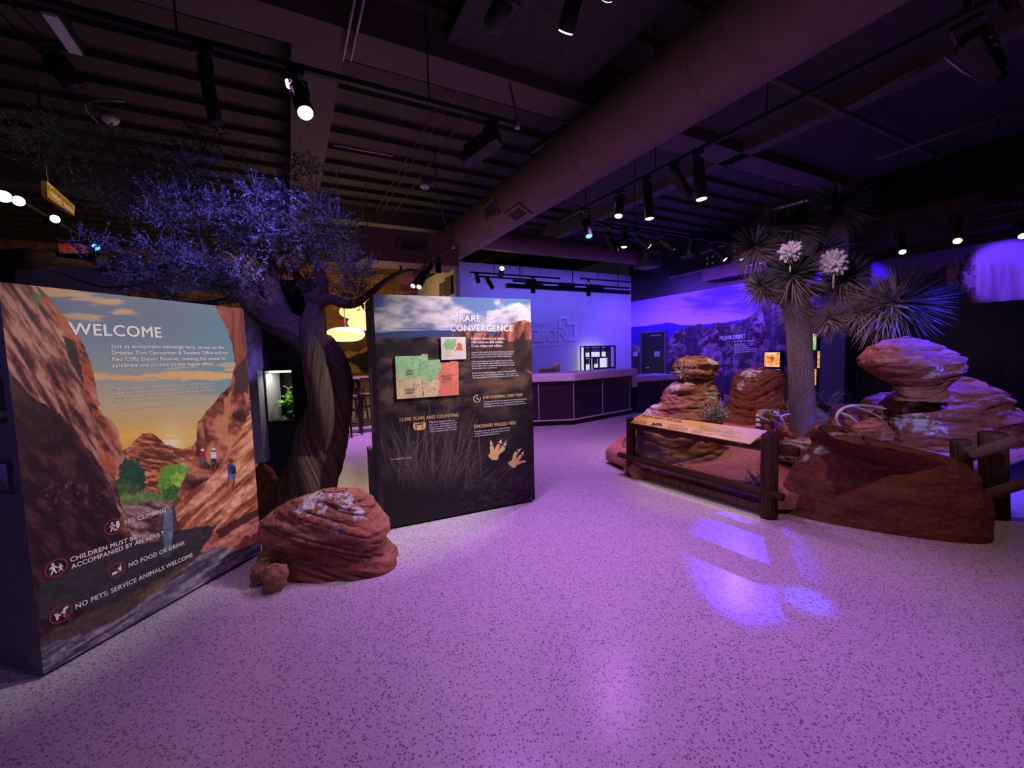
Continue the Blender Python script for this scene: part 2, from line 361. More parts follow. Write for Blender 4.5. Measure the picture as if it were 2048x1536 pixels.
A0, A1, B0, B1 = -5.0, 16.2, -7.5, 10.63; AW = 11.12; ZC = 4.9
fm = MB(); c_ = [W(A0, B0), W(A0, B1+.3), W(A1, B1+.3), W(A1, B0)]; fm.slab([Vector((p.x, p.y, 0)) for p in c_], (0, 0, -.1))
struct(fm.build('floor', terrazzo()))
cm = MB(); cm.slab([p+Vector((0, 0, ZC)) for p in c_], (0, 0, .1))
a_ = A0+.3
while a_ < A1: cm.box(W(a_, (B0+B1)/2, ZC-.04), B1-B0, .30, .08, BV, AV); a_ += .56
struct(cm.build('ceiling', CEIL))
def wallbox(name, a0, b0, a1, b1, z0, z1, mat, t=.12):
    p = W(a0, b0); q = W(a1, b1); d = (q-p).normalized(); n = Vector((d.y, -d.x, 0)); mb = MB()
    mb.box((p+q)/2+n*(t/2)+Vector((0, 0, (z0+z1)/2)), (q-p).length, t, z1-z0, d, n); return struct(mb.build(name, mat))
DWALL = pmat('dark_wall', (.05, .042, .05), .8, var=.1, scale=2)
wallbox('wall_back', AW, B1, AW, 4.18, 0, 4.05, WHITEP)                   # n points to +a
wallbox('wall_behind', A0, B0, A0, B1, 0, ZC, DWALL)
wallbox('wall_left', A1, B0, A0, B0, 0, ZC, DWALL)
wallbox('wall_right', -5, B1, AW+.1, B1, 0, 3.18, DWALL) if False else None
mb = MB(); mb.box(W((A0+AW)/2, B1+.07, 1.58), AW-A0+.2, .12, 3.16, AV, BV); struct(mb.build('wall_right', DWALL))
mb = MB(); mb.box(W((A0+AW)/2, B1+.07, 4.03), AW-A0+.2, .12, 1.74, AV, BV); struct(mb.build('wall_right_upper', BLACK))
WARMW = pmat('ochre_wall', (.52, .42, .26), .7, var=.08)
mb = MB(); mb.box(W((AW+A1)/2, 4.24, 2.0), A1-AW, .12, 4.0, AV, BV); struct(mb.build('wall_return', WARMW))
# stone-print wall of the dining corner
def stonewall():
    mt, nt, b = newmat('stone_print'); L = nt.links.new; b.inputs['Roughness'].default_value = .7
    tc = nt.nodes.new('ShaderNodeTexCoord'); mp = nt.nodes.new('ShaderNodeMapping'); mp.inputs['Rotation'].default_value = (math.pi/2, 0, 0)
    n0 = nt.nodes.new('ShaderNodeTexNoise'); n0.inputs['Scale'].default_value = 1.3; n0.inputs['Detail'].default_value = 5
    mxv = nt.nodes.new('ShaderNodeMixRGB'); mxv.inputs[0].default_value = .35; L(tc.outputs['Object'], n0.inputs['Vector']); L(tc.outputs['Object'], mxv.inputs[1]); L(n0.outputs['Color'], mxv.inputs[2])
    L(mxv.outputs[0], mp.inputs[0])
    br = nt.nodes.new('ShaderNodeTexBrick'); br.inputs['Scale'].default_value = 1.6; br.inputs['Mortar Size'].default_value = .012; br.inputs['Color1'].default_value = (.50, .25, .10, 1); br.inputs['Color2'].default_value = (.38, .19, .08, 1); br.inputs['Mortar'].default_value = (.14, .07, .035, 1)
    L(mp.outputs[0], br.inputs['Vector']); n1 = nt.nodes.new('ShaderNodeTexNoise'); n1.inputs['Scale'].default_value = 5; n1.inputs['Detail'].default_value = 8
    L(tc.outputs['Object'], n1.inputs['Vector']); mx = nt.nodes.new('ShaderNodeMixRGB'); mx.blend_type = 'OVERLAY'; mx.inputs[0].default_value = .7
    L(br.outputs[0], mx.inputs[1]); L(n1.outputs[0], mx.inputs[2]); L(mx.outputs[0], b.inputs['Base Color']); return mt
mb = MB(); mb.box(Vector((0, 0, 0)), B1-B0, .12, 4.9); o = mb.build('wall_far', stonewall()); o.location = W(A1, (B0+B1)/2, 2.45); o.rotation_euler = (0, 0, -YAW); struct(o)
# beams, column
def beam(name, a0, b0, a1, b1, zb, w, h, mat=None):
    mb = MB(); mb.bar(W(a0, b0, zb+h/2), W(a1, b1, zb+h/2), w, h); return struct(mb.build(name, mat or BEAMM))
beam('trim_1', 4.42, B0, 4.42, B1, 4.45, .42, .45)
beam('trim_2', A0, .62, 4.2, .62, 4.46, .46, .44) if False else None
beam('trim_2', 4.63, .42, 15.5, .42, 4.48, .46, .42)
beam('trim_3', 1.2, B0, 1.2, B1, 4.5, .35, .4)
beam('trim_4', 10.2, B0, 10.2, B1, 4.5, .35, .4)
beam('trim_5', A0, 6.4, 15.5, 6.4, 4.45, .22, .45)
PANELC = pmat('acoustic_panel', (.055, .047, .045), .95, var=.15, scale=20)
for i, (a0, a1, b0, b1) in enumerate(((1.5, 4.15, 1.55, 3.2), (1.5, 4.15, 4.0, 6.2), (4.75, 7.4, 4.5, 6.2), (1.5, 4.15, 6.7, 9.8))):
    mb = MB(); mb.box(W((a0+a1)/2, (b0+b1)/2, 4.6), b1-b0, a1-a0, .05, BV, AV)
    for hx in (-.4, .4):
        mb.cyl(W((a0+a1)/2, (b0+b1)/2+hx*(b1-b0), 4.62), W((a0+a1)/2, (b0+b1)/2+hx*(b1-b0), 4.9), .008, n=6)
    o = mb.build('trim_%d' % (6+i), PANELC); struct(o)
cp = W(4.62, 10.2, 0); mb = MB(); mb.box(cp+Vector((0, 0, 2.45)), .46, .46, 4.9, AV, BV); struct(mb.build('trim_10', pmat('column_paint', (.13, .12, .15), .7, var=.04)))
mb = MB(); mb.box(W(1.2, 10.30, 1.06), 6.2, .10, 2.12, AV, BV); struct(mb.build('wall_divider', BLACK))
mb = MB(); mb.box(onb(1667, 690, 10.35)-Vector((0, 0, onb(1667, 690, 10.35).z))+Vector((0, 0, .98)), .12, .12, 1.96, AV, BV); struct(mb.build('trim_11', WHITEP))
# ================================================================ MURAL on the right wall
def mural(X, Y, U, V):
    p = Paint(X, Y); n = fbm(X*.006, Y*.03, 1); n2 = fbm(X*.02, Y*.02, 2, 6)
    sky = p.grad(Y, [(500, (120, 90, 200)), (560, (150, 110, 215)), (600, (150, 120, 215)), (640, (205, 175, 240)), (650, (215, 185, 240))])
    p.c = sky
    cl = np.clip((n-.50)*7, 0, 1)*np.clip((650-Y)/50, 0, 1); p.fill(cl*.9, (74, 56, 150))
    far = [(1200, 660), (1262, 655), (1290, 652), (1315, 648), (1335, 644), (1360, 650), (1390, 650), (1430, 646), (1470, 642), (1500, 636), (1530, 628), (1560, 622), (1700, 640), (1700, 900), (1200, 900)]
    p.poly(far, (66, 50, 190), 3, .06, 3)
    near = [(1200, 705), (1270, 690), (1330, 688), (1345, 668), (1365, 655), (1385, 650), (1398, 646), (1412, 655), (1430, 648), (1450, 650), (1480, 645), (1505, 628), (1530, 605), (1548, 603), (1572, 588), (1600, 590), (1625, 585), (1645, 582), (1672, 570), (1700, 575), (1730, 570), (1770, 560), (1820, 556), (1870, 545), (1905, 525), (1935, 508), (1950, 500), (1952, 700), (1952, 1100), (1200, 1100)]
    w1 = fbm(X*.05+3, Y*.04, 17, 4); w2 = fbm(X*.04, Y*.06+7, 18, 4); rk = 52+150*np.clip((fbm(X*.07+w1*5+Y*.05, Y*.045+w2*4-X*.02, 7, 6)-.5)*2.2+.36+(fbm(X*.5+Y*.31, Y*.42-X*.2, 19, 3)-.5)*.7, 0, 1)
    rocky = np.stack([rk*1.0, rk*.84, rk*.92], -1)
    msk = inpoly(X+(n2-.5)*14, Y+(fbm(X*.05, Y*.05, 9)-.5)*10, near); p.fill(msk, rocky)
    p.fill(msk*np.clip((fbm(X*.06, Y*.014, 12)-.54)*9, 0, .75), (62, 48, 70))
    p.fill(msk*np.clip((Y-735-n2*25)/18, 0, .9), (58, 46, 58))
    gr = np.clip((fbm(X*.25, Y*.03, 15)-.5)*6, 0, .5)*(Y > 745); p.fill(gr, (98, 82, 96))
    p.fill((X > 1540)*np.clip((n2-.5)*6, 0, .6)*(Y > 640)*(X < 1700), (128, 96, 82))
    r2 = (X > 1951); st = 110+120*fbm(X*.05, Y*.006, 21); p.fill(r2, np.stack([st, st*.86, st*1.0], -1)); p.fill(r2*np.clip((525-Y+n*20)/15, 0, 1), (170, 150, 220))
    return p.c
PRM = printmat('mural_print', .6)
us = np.concatenate([np.linspace(0, AW-4.5, 420), np.linspace(AW-4.48, AW-1.2, 300)])
o = print_grid('wall_right_print', W(AW, B1-.003, .02), -AV, Vector((0, 0, 1)), AW-1.2, 3.13, 0, 210, mural, PRM, None, us); struct(o)
WN = -BV
hitm = lambda x, y: onb(x, y, B1-.008)
ml = root('wall_lettering', 'white MOJAVE DESERT heading with text lines on the rocky violet mural', 'lettering', hitm(1440, 680))
letters('heading', [('MOJAVE DESERT', (1439, 680), (1491, 676), 7.5)], hitm, Vector((0, 0, 1)), WN, LTXT, ml, .03)
letters('body_text', [('Dry and rugged, this is a place of', (1468, 684), (1506, 682.5), 3), ('hardy plants and animals', (1468, 690), (1490, 689), 3), ('that thrive on little water,', (1468, 694), (1495, 692), 3), ('long summers and bright sun.', (1468, 698), (1499, 695.5), 3), ('Look for the tortoise, the gila monster', (1468, 702), (1512, 698.5), 3), ('and the Joshua tree growing in the sand', (1468, 706), (1512, 703), 3)], hitm, Vector((0, 0, 1)), WN, LTXT, ml, .02)
# glowing specimen boxes set on the mural
def boxart(kind):
    def f(X, Y, U, V):
        p = Paint(X, Y); t = V/V.max(); s = U/U.max()
        if kind == 'green': p.c = p.grad(t, [(0, (90, 190, 70)), (.35, (150, 215, 90)), (.6, (205, 225, 120)), (1, (250, 250, 150))])
        else: p.c = p.grad(t, [(0, (255, 190, 110)), (.45, (250, 160, 50)), (.8, (250, 185, 70)), (1, (255, 235, 150))])
        n = fbm(s*5, t*9, 31+len(kind)); p.fill(np.clip((n-.57)*14, 0, .55), (120, 75, 20) if kind != 'green' else (60, 130, 60))
        if kind == 'bush':
            d = np.hypot((s-.52)*1.1, t-.62); p.fill(np.clip((.17-d+(fbm(s*12, t*12, 4)-.5)*.2)*20, 0, .6), (110, 80, 30)); p.fill((abs(s-.5) < .03)*(t < .6)*(t > .3), (110, 75, 30))
        return p.c
    return f
def lightmat(name, st):
    mt, nt, b = newmat(name); a = nt.nodes.new('ShaderNodeAttribute'); a.attribute_name = 'print'; nt.links.new(a.outputs['Color'], b.inputs['Base Color']); nt.links.new(a.outputs['Color'], b.inputs['Emission Color']); b.inputs['Emission Strength'].default_value = st; return mt
LBM = lightmat('lit_print', .95)
def lightbox(px0, py0, px1, py1, kind, label):
    tl = onb(px0, py0, B1-.16); br = onb(px1, py1, B1-.16); a0 = tl.dot(AV); a1 = br.dot(AV); z1 = tl.z; z0 = br.z
    r = root('lightbox', label, 'light box', W((a0+a1)/2, B1-.1, z0), 'glowing specimen boxes on the mural')
    mb = MB(); mb.box(W((a0+a1)/2, B1-.085, (z0+z1)/2), abs(a0-a1)+.05, .14, z1-z0+.05, AV, BV); mb.build('housing', BLACK, r)
    print_grid('lit_panel', W(a0, B1-.158, z0), -AV, Vector((0, 0, 1)), a0-a1, z1-z0, 30, 30, boxart(kind), LBM, r)
lightbox(1529, 705, 1559, 734, 'bush', 'orange lit box with a small shrub print, left of the joshua trunk')
lightbox(1530, 738, 1559, 764, 'orange', 'orange lit box directly below the shrub box, behind flat rock')
lightbox(1516, 737, 1526, 748, 'orange', 'small orange lit box sliver at the far left behind flat rock')
lightbox(1617, 668, 1632, 700, 'green', 'green lit box, highest one right of the joshua trunk')
lightbox(1635, 703, 1652, 736, 'amber', 'orange lit box farthest right beside the black pier')
lightbox(1617, 738, 1632, 770, 'vine', 'orange lit box with branching lines, lowest right of the joshua trunk')
# door in the mural
dl = onb(1284, 664, B1-.02); dr = onb(1333, 662, B1-.02); da0 = dl.dot(AV); da1 = dr.dot(AV); dm = (da0+da1)/2
mb = MB(); mb.box(W(dm, B1-.035, 1.0), abs(da0-da1)-.1, .05, 2.0, AV, BV); door = struct(mb.build('door_1', pmat('door_black', (.006, .006, .008), .4), loc=W(dm, B1-.03, 0)))
mb = MB()
for a_ in (da0, da1): mb.box(W(a_, B1-.04, 1.03), .07, .09, 2.06, AV, BV)
mb.box(W(dm, B1-.04, 2.05), abs(da0-da1)+.07, .09, .07, AV, BV); mb.build('door_frame', pmat('door_frame', (.10, .09, .11), .5), door)
mb = MB(); c = onb(1314, 708, B1-.07); mb.box(c, .2, .012, .16, AV, BV); mb.build('door_sign', WHITEP, door)
mb = MB(); c = onb(1314, 708, B1-.08)
for k in range(3): mb.box(c+Vector((0, 0, .04-.04*k)), .13, .006, .014, AV, BV)
mb.build('door_sign_text', DTXT, door)
mb = MB(); c = onb(1296, 735, B1-.09); mb.bar(c-AV*.08, c+AV*.08, .03); mb.cyl(c, c+BV*.05, .025, n=10); mb.build('door_handle', pmat('steel', (.6, .6, .62), .3, .9), door)
mb = MB(); mb.bar(onb(1302, 671, B1-.09), onb(1322, 670.5, B1-.09), .05); mb.build('door_closer', GREY, door)
mb = MB(); c = onb(1271, 708, B1-.02); mb.box(c, .22, .03, .16, AV, BV); tag(mb.build('wall_plate', pmat('plate', (.5, .48, .6), .5)), 'small pale wall plate left of the dark door', 'wall plate')
# ================================================================ WHITE WALL: projected emblem lettering, frame shelf
hitw = lambda x, y: ona(x, y, AW-.01)
LOGO = pmat('projected_logo', (.86, .85, .86), .3, var=.01)  # pale solids stand in for lettering that light projects on the wall
lg = root('projected_emblem', 'ZION lettering and stepped cross projected as light, shaped as pale solids on the white wall', 'emblem', hitw(1110, 690))
letters('projected_lettering', [('GREATER', (1060, 653), (1112, 650), 9)], hitw, Vector((0, 0, 1)), -AV, LOGO, lg, .01, .02)
letters('projected_lettering', [('ZION', (1064, 684), (1134, 682), 27)], hitw, Vector((0, 0, 1)), -AV, LOGO, lg, .01, .02)
mb = MB(); pts = [(1117, 632), (1137, 630), (1139, 643), (1154, 643), (1155, 681), (1136, 683), (1135, 676), (1148, 675), (1147, 650), (1133, 651), (1131, 638), (1122, 639), (1122, 656), (1117, 656)]
mb.slab([hitw(*p)-AV*.01 for p in pts], -AV*.015); mb.build('stepped_cross', LOGO, lg)
letters('small_line', [('CONVENTION & TOURISM OFFICE', (1072, 694), (1155, 689), 4)], hitw, Vector((0, 0, 1)), -AV, LOGO, lg, .01, .015)
AS = AW-.35; hs = lambda x, y: ona(x, y, AS)
sl = hs(1168, 692); sr = hs(1230, 689); sb0 = sl.dot(BV); sb1 = sr.dot(BV); zt = sl.z
sh = root('frame_shelf', 'black metal grid shelf with white back panel behind the reception desk', 'shelf', W(AS, (sb0+sb1)/2, 0))
def SZ(x, y, da=0): return hs(1060+x/11.38, 680+y/11.38)+AV*da
def SV(x, y, da=0):
    q = SZ(x, 400, da); return Vector((q.x, q.y, max(.02, SZ(1600, y).z)))
BOT = 2200
def sbar(x0, y0, x1, y1, da=0, w=.045): mb = MB(); mb.bar(SV(x0, y0, da), SV(x1, y1, da), w); mb.build('frame_bar', BLACKM, sh)
for x0, y0, x1, y1 in ((1245, 140, 1245, BOT), (1930, 140, 1930, BOT), (1245, 145, 1930, 145), (1375, 140, 1375, BOT), (1790, 140, 1790, BOT), (1610, 140, 1610, 395), (1745, 140, 1745, 395), (1245, 395, 1745, 395), (1435, 395, 1435, 640), (1565, 395, 1565, 640), (1435, 640, 1930, 640), (1615, 640, 1615, BOT), (1745, 640, 1745, BOT), (1245, 1100, 1930, 1100)): sbar(x0, y0, x1, y1)
for x in (1245, 1930):
    sbar(x, 140, x, BOT, .22, .03); mb = MB()
    for y in (145, 1100, BOT): mb.bar(SV(x, y), SV(x, y, .22), .03)
    mb.build('side_rail', BLACKM, sh)
def sbox(x0, y0, x1, y1, d0, d1, nm, mat):
    a = SV(x0, y1); b = SV(x1, y0); mb = MB(); c = (a+b)/2+AV*((d0+d1)/2); mb.box(c, (Vector((a.x, a.y, 0))-Vector((b.x, b.y, 0))).length, d1-d0, b.z-a.z, BV, AV); mb.build(nm, mat, sh)
sbox(1245, 140, 1790, BOT, .10, .12, 'back_panel', emat('shelf_lit_white', (.86, .87, .80), .75))
for q in ((1262, 165, 1363, 280), (1388, 165, 1600, 270), (1626, 165, 1738, 270), (1262, 420, 1363, 540), (1450, 412, 1548, 540), (1436, 655, 1600, 800), (1636, 655, 1738, 800)): sbox(*q, .03, .09, 'drawer_box', pmat('shelf_box', (.22, .19, .20), .6))
# ================================================================ RECEPTION DESK
def P2(v): return (v.x, v.y)
dk = [W(7.36, 3.2), fl(1072, 853), fl(1147, 850), W(7.30, 6.98)]
rd = root('reception_desk', 'long dark-fronted reception desk with thick pale countertop', 'desk', fl(1147, 850))
def off(poly, d, dz=0): return poly
def strip(front, depth, z0, z1, push=0):
    f = [p-AV*push for p in front]; bk = [p+AV*depth for p in reversed(front)]; return [P2(p) for p in f+bk]
DESKM = pmat('desk_laminate', (.026, .017, .026), .35, var=.15)
mb = MB(); mb.prism(strip(dk, .55, 0, 0, -.06), 0, .10); mb.build('toe_kick', BLACK, rd)
mb = MB(); mb.prism(strip(dk, .55, 0, 0), .10, .905); mb.build('front_panel', DESKM, rd)
TOPM = pmat('solid_surface', (.74, .66, .70), .35, var=.02)
mb = MB(); mb.prism(strip(dk, .75, 0, 0, .06), .90, 1.045); mb.build('countertop', TOPM, rd, bevel=.01)
mb = MB(); mb.prism(strip(dk, .05, 0, 0, .012), .10, .125); mb.build('base_trim', TOPM, rd)
mb = MB()
for px, yy in ((1077, 800), (1147, 800), (1205, 798), (1259, 795)):
    d = ray(px, yy)
    for i in range(3):
        p, q = dk[i], dk[i+1]; e = q-p; n = Vector((e.y, -e.x, 0)); t = (p-CAM).dot(n)/d.dot(n); h = CAM+d*t; s_ = (h-p).dot(e)/e.dot(e)
        if 0 <= s_ <= 1.02:
            mb.bar(Vector((h.x, h.y, .11))-AV*.006, Vector((h.x, h.y, .87))-AV*.006, .018, .012); break
mb.build('seam_strip', pmat('seam', (.45, .40, .44), .4), rd)
e0 = dk[3]; mb = MB(); mb.box(W(7.42, 7.06, .84), .16, .30, .42, BV, AV); mb.build('end_panel', TOPM, rd)
mb = MB(); mb.box(W(7.62, 7.75, .40), 1.25, .6, .72, BV, AV); mb.build('low_front', DESKM, rd)
mb = MB(); mb.box(W(7.60, 7.75, .80), 1.35, .72, .12, BV, AV); mb.build('low_counter', TOPM, rd)
mb = MB(); mb.box(W(7.33, 6.955, .80), .03, .05, .22, BV, AV); mb.build('led_strip', emat('led_blue', (.12, .05, 1), 3.0), rd)
# monitor and the person behind the desk
hd = lambda x, y, da=.5: ona(x, y, 7.55)
mt_ = hd(1079, 741); mt2 = hd(1112, 739)
MT = ona(1095, 740, 7.9); mc = W(7.9, MT.dot(BV), MT.z-.115); mb = MB(); mb.box(W(7.95, 4.6, mc.z-.02), 2.2, .6, .04, BV, AV); mb.box(W(8.2, 4.6, (mc.z-.04)/2), 2.2, .04, mc.z-.04, BV, AV); mb.build('work_surface', DESKM, rd)
mo = root('monitor', 'dark monitor seen from behind on the reception desk', 'monitor', mc)
mb = MB(); mb.box(mc+Vector((0, 0, .10)), .44, .04, .14, BV, AV); mb.build('screen_housing', pmat('monitor_grey', (.26, .24, .28), .4), mo, bevel=.008)
mb = MB(); mb.box(mc+Vector((0, 0, .155)), .44, .046, .02, BV, AV); mb.build('bezel', WHITEP, mo)
mb = MB(); mb.box(mc+Vector((0, 0, .006)), .2, .16, .012, BV, AV); mb.bar(mc+Vector((0, 0, .01)), mc+Vector((0, 0, .06)), .05, .03); mb.build('stand', DKGREY, mo)
hp = ona(1113, 736, 8.35); spot(W(7.5, 3.9, 3.2), hp, 60, (1.0, .72, .78), 24, .8, .04); ST = pmat('skin', (.74, .36, .31), .55, var=.08, scale=14)  # the spot is an added beam without a fixture, brightening the person's head
pr = root('person', 'bald person in dark top sitting behind the reception desk monitor', 'person', Vector((hp.x, hp.y, 0)))
FWD = (-BV*.95-AV*.3).normalized(); RT = Vector((FWD.y, -FWD.x, 0))
def skin_body(name, joints, edges, mat, parent, sub=2):
    off_ = wloc(parent); me = bpy.data.meshes.new(name); me.from_pydata([tuple(Vector(j[0])-off_) for j in joints], edges, []); o = link(name, me, mat, parent)
    md = o.modifiers.new('skin', 'SKIN'); sv = me.skin_vertices[0].data
    for i, j in enumerate(joints):
        r = j[1]; sv[i].radius = (r, r) if not hasattr(r, '__len__') else r; sv[i].use_root = (i == 0)
    s = o.modifiers.new('sub', 'SUBSURF'); s.levels = sub; s.render_levels = sub
    for p in me.polygons: p.use_smooth = True
    return o
Z = Vector((0, 0, 1)); hz = hp.z; G = Vector((hp.x, hp.y, 0))
def bj(f, r, z): return G+FWD*f+RT*r+Z*z
J = [(bj(-.1, 0, .56), (.17, .13)), (bj(-.1, 0, .78), (.16, .12)), (bj(-.07, 0, 1.0), (.18, .12)), (bj(-.05, 0, hz-.20), (.07, .065)), (bj(-.02, 0, hz-.12), .055), (bj(0, 0, hz-.03), (.075, .08)), (bj(-.01, 0, hz+.06), (.085, .09)), (bj(-.01, 0, hz+.12), (.05, .055))]
E_ = [(0, 1), (1, 2), (2, 3), (3, 4), (4, 5), (5, 6), (6, 7)]
for sg in (-1, 1):
    k = len(J); J += [(bj(-.06, sg*.19, hz-.27), .055), (bj(.02, sg*.23, hz-.52), .045), (bj(.26, sg*.12, hz-.50), .034), (bj(.34, sg*.09, hz-.49), .03)]; E_ += [(2, k), (k, k+1), (k+1, k+2), (k+2, k+3)]
    k = len(J); J += [(bj(0, sg*.1, .54), .085), (bj(.36, sg*.12, .54), .065), (bj(.38, sg*.12, .1), .045), (bj(.5, sg*.12, .05), .035)]; E_ += [(0, k), (k, k+1), (k+1, k+2), (k+2, k+3)]
skin_body('body', J, E_, ST, pr)
CLO = pmat('dark_cloth', (.03, .022, .04), .85)
mb = MB(); prof = [(-.1, .50, .20, .17), (-.1, .66, .20, .165), (-.1, .8, .19, .155), (-.07, .98, .215, .15), (-.06, hz-.24, .2, .125), (-.05, hz-.20, .11, .10), (-.05, hz-.17, .078, .075)]; vs = []; fs = []
for f_, z_, rx, ry in prof:
    for j in range(24):
        a = 2*math.pi*j/24; vs.append(bj(f_+ry*math.sin(a), rx*math.cos(a), z_))
for i in range(len(prof)-1):
    for j in range(24): fs.append((i*24+j, i*24+(j+1) % 24, (i+1)*24+(j+1) % 24, (i+1)*24+j))
mb.add(vs, fs); mb.build('shirt', CLO, pr, True)
mb = MB()
for sg in (-1, 1): mb.tube([bj(-.06, sg*.17, hz-.245), bj(-.03, sg*.215, hz-.4), bj(.02, sg*.232, hz-.52), bj(.2, sg*.15, hz-.50)], [.07, .066, .058, .044], 14)
mb.build('sleeves', CLO, pr, True)
mb = MB()
mb.ball(bj(.085, 0, hz-.005), .014, .014, .024, 8, 6)
for sg in (-1, 1): mb.ball(bj(-.01, sg*.09, hz-.005), .014, .024, .032, 8, 6)
mb.build('face_features', ST, pr, True)
mb = MB()
for sg in (-1, 1): mb.ball(bj(.078, sg*.034, hz+.028), .011, .011, .008, 8, 6); mb.box(bj(.083, sg*.034, hz+.048), .012, .034, .007, FWD, RT)
mb.box(bj(.083, 0, hz-.05), .012, .045, .008, FWD, RT); mb.build('eyes_and_mouth', pmat('dark_brown', (.08, .03, .03), .6), pr)
ch = root('desk_chair', 'dark swivel chair under the person behind the desk', 'chair', bj(-.1, 0, 0))
mb = MB(); mb.box(bj(-.06, 0, .44), .46, .48, .08, FWD, RT); mb.build('seat', BLACK, ch, bevel=.02)
mb = MB(); mb.cyl(bj(-.06, 0, .06), bj(-.06, 0, .41), .03)
for k in range(5):
    a = k*2*math.pi/5; mb.bar(bj(-.06, 0, .06), bj(-.06+.28*math.cos(a), .28*math.sin(a), .03), .04)
mb.build('pedestal', BLACKM, ch)
mb = MB(); mb.box(bj(-.33, 0, .72), .05, .42, .4, FWD, RT); mb.bar(bj(-.30, 0, .44), bj(-.32, 0, .6), .04); mb.build('backrest', BLACK, ch, bevel=.02)
# ================================================================ WELCOME BOARD
class Board:
    def __init__(s, p0, p1, h, thick):
        s.o = Vector((p0.x, p0.y, .02)); e = Vector((p1.x, p1.y, .02)); s.w = (e-s.o).length; s.ux = (e-s.o).normalized(); s.n = Vector((s.ux.y, -s.ux.x, 0)); s.h = h; s.t = thick
    def hit(s, px, py): return onplane(px, py, s.o, s.n)
    def uv(s, px, py):
        q = s.hit(px, py)-s.o; return q.dot(s.ux), q.z
def board_body(b, r, mat):
    mb = MB(); c = b.o+b.ux*(b.w/2)-b.n*(b.t/2+.004)+Vector((0, 0, b.h/2)); mb.box(c, b.w, b.t, b.h, b.ux, b.n); mb.build('body', mat, r, bevel=.004)
    mb = MB(); mb.box(b.o+b.ux*(b.w/2)-b.n*(b.t/2)+Vector((0, 0, -.01)), b.w-.04, b.t-.05, .02, b.ux, b.n); mb.build('plinth', BLACK, r)
b1 = Board(fl(88, 1357), fl(523, 1108), 1.855, .62)
wb = root('welcome_board', 'tall freestanding WELCOME board with printed sunset canyon at left', 'information board', Vector((b1.o.x, b1.o.y, 0)))
board_body(b1, wb, pmat('board_side', (.16, .13, .16), .6, var=.04))
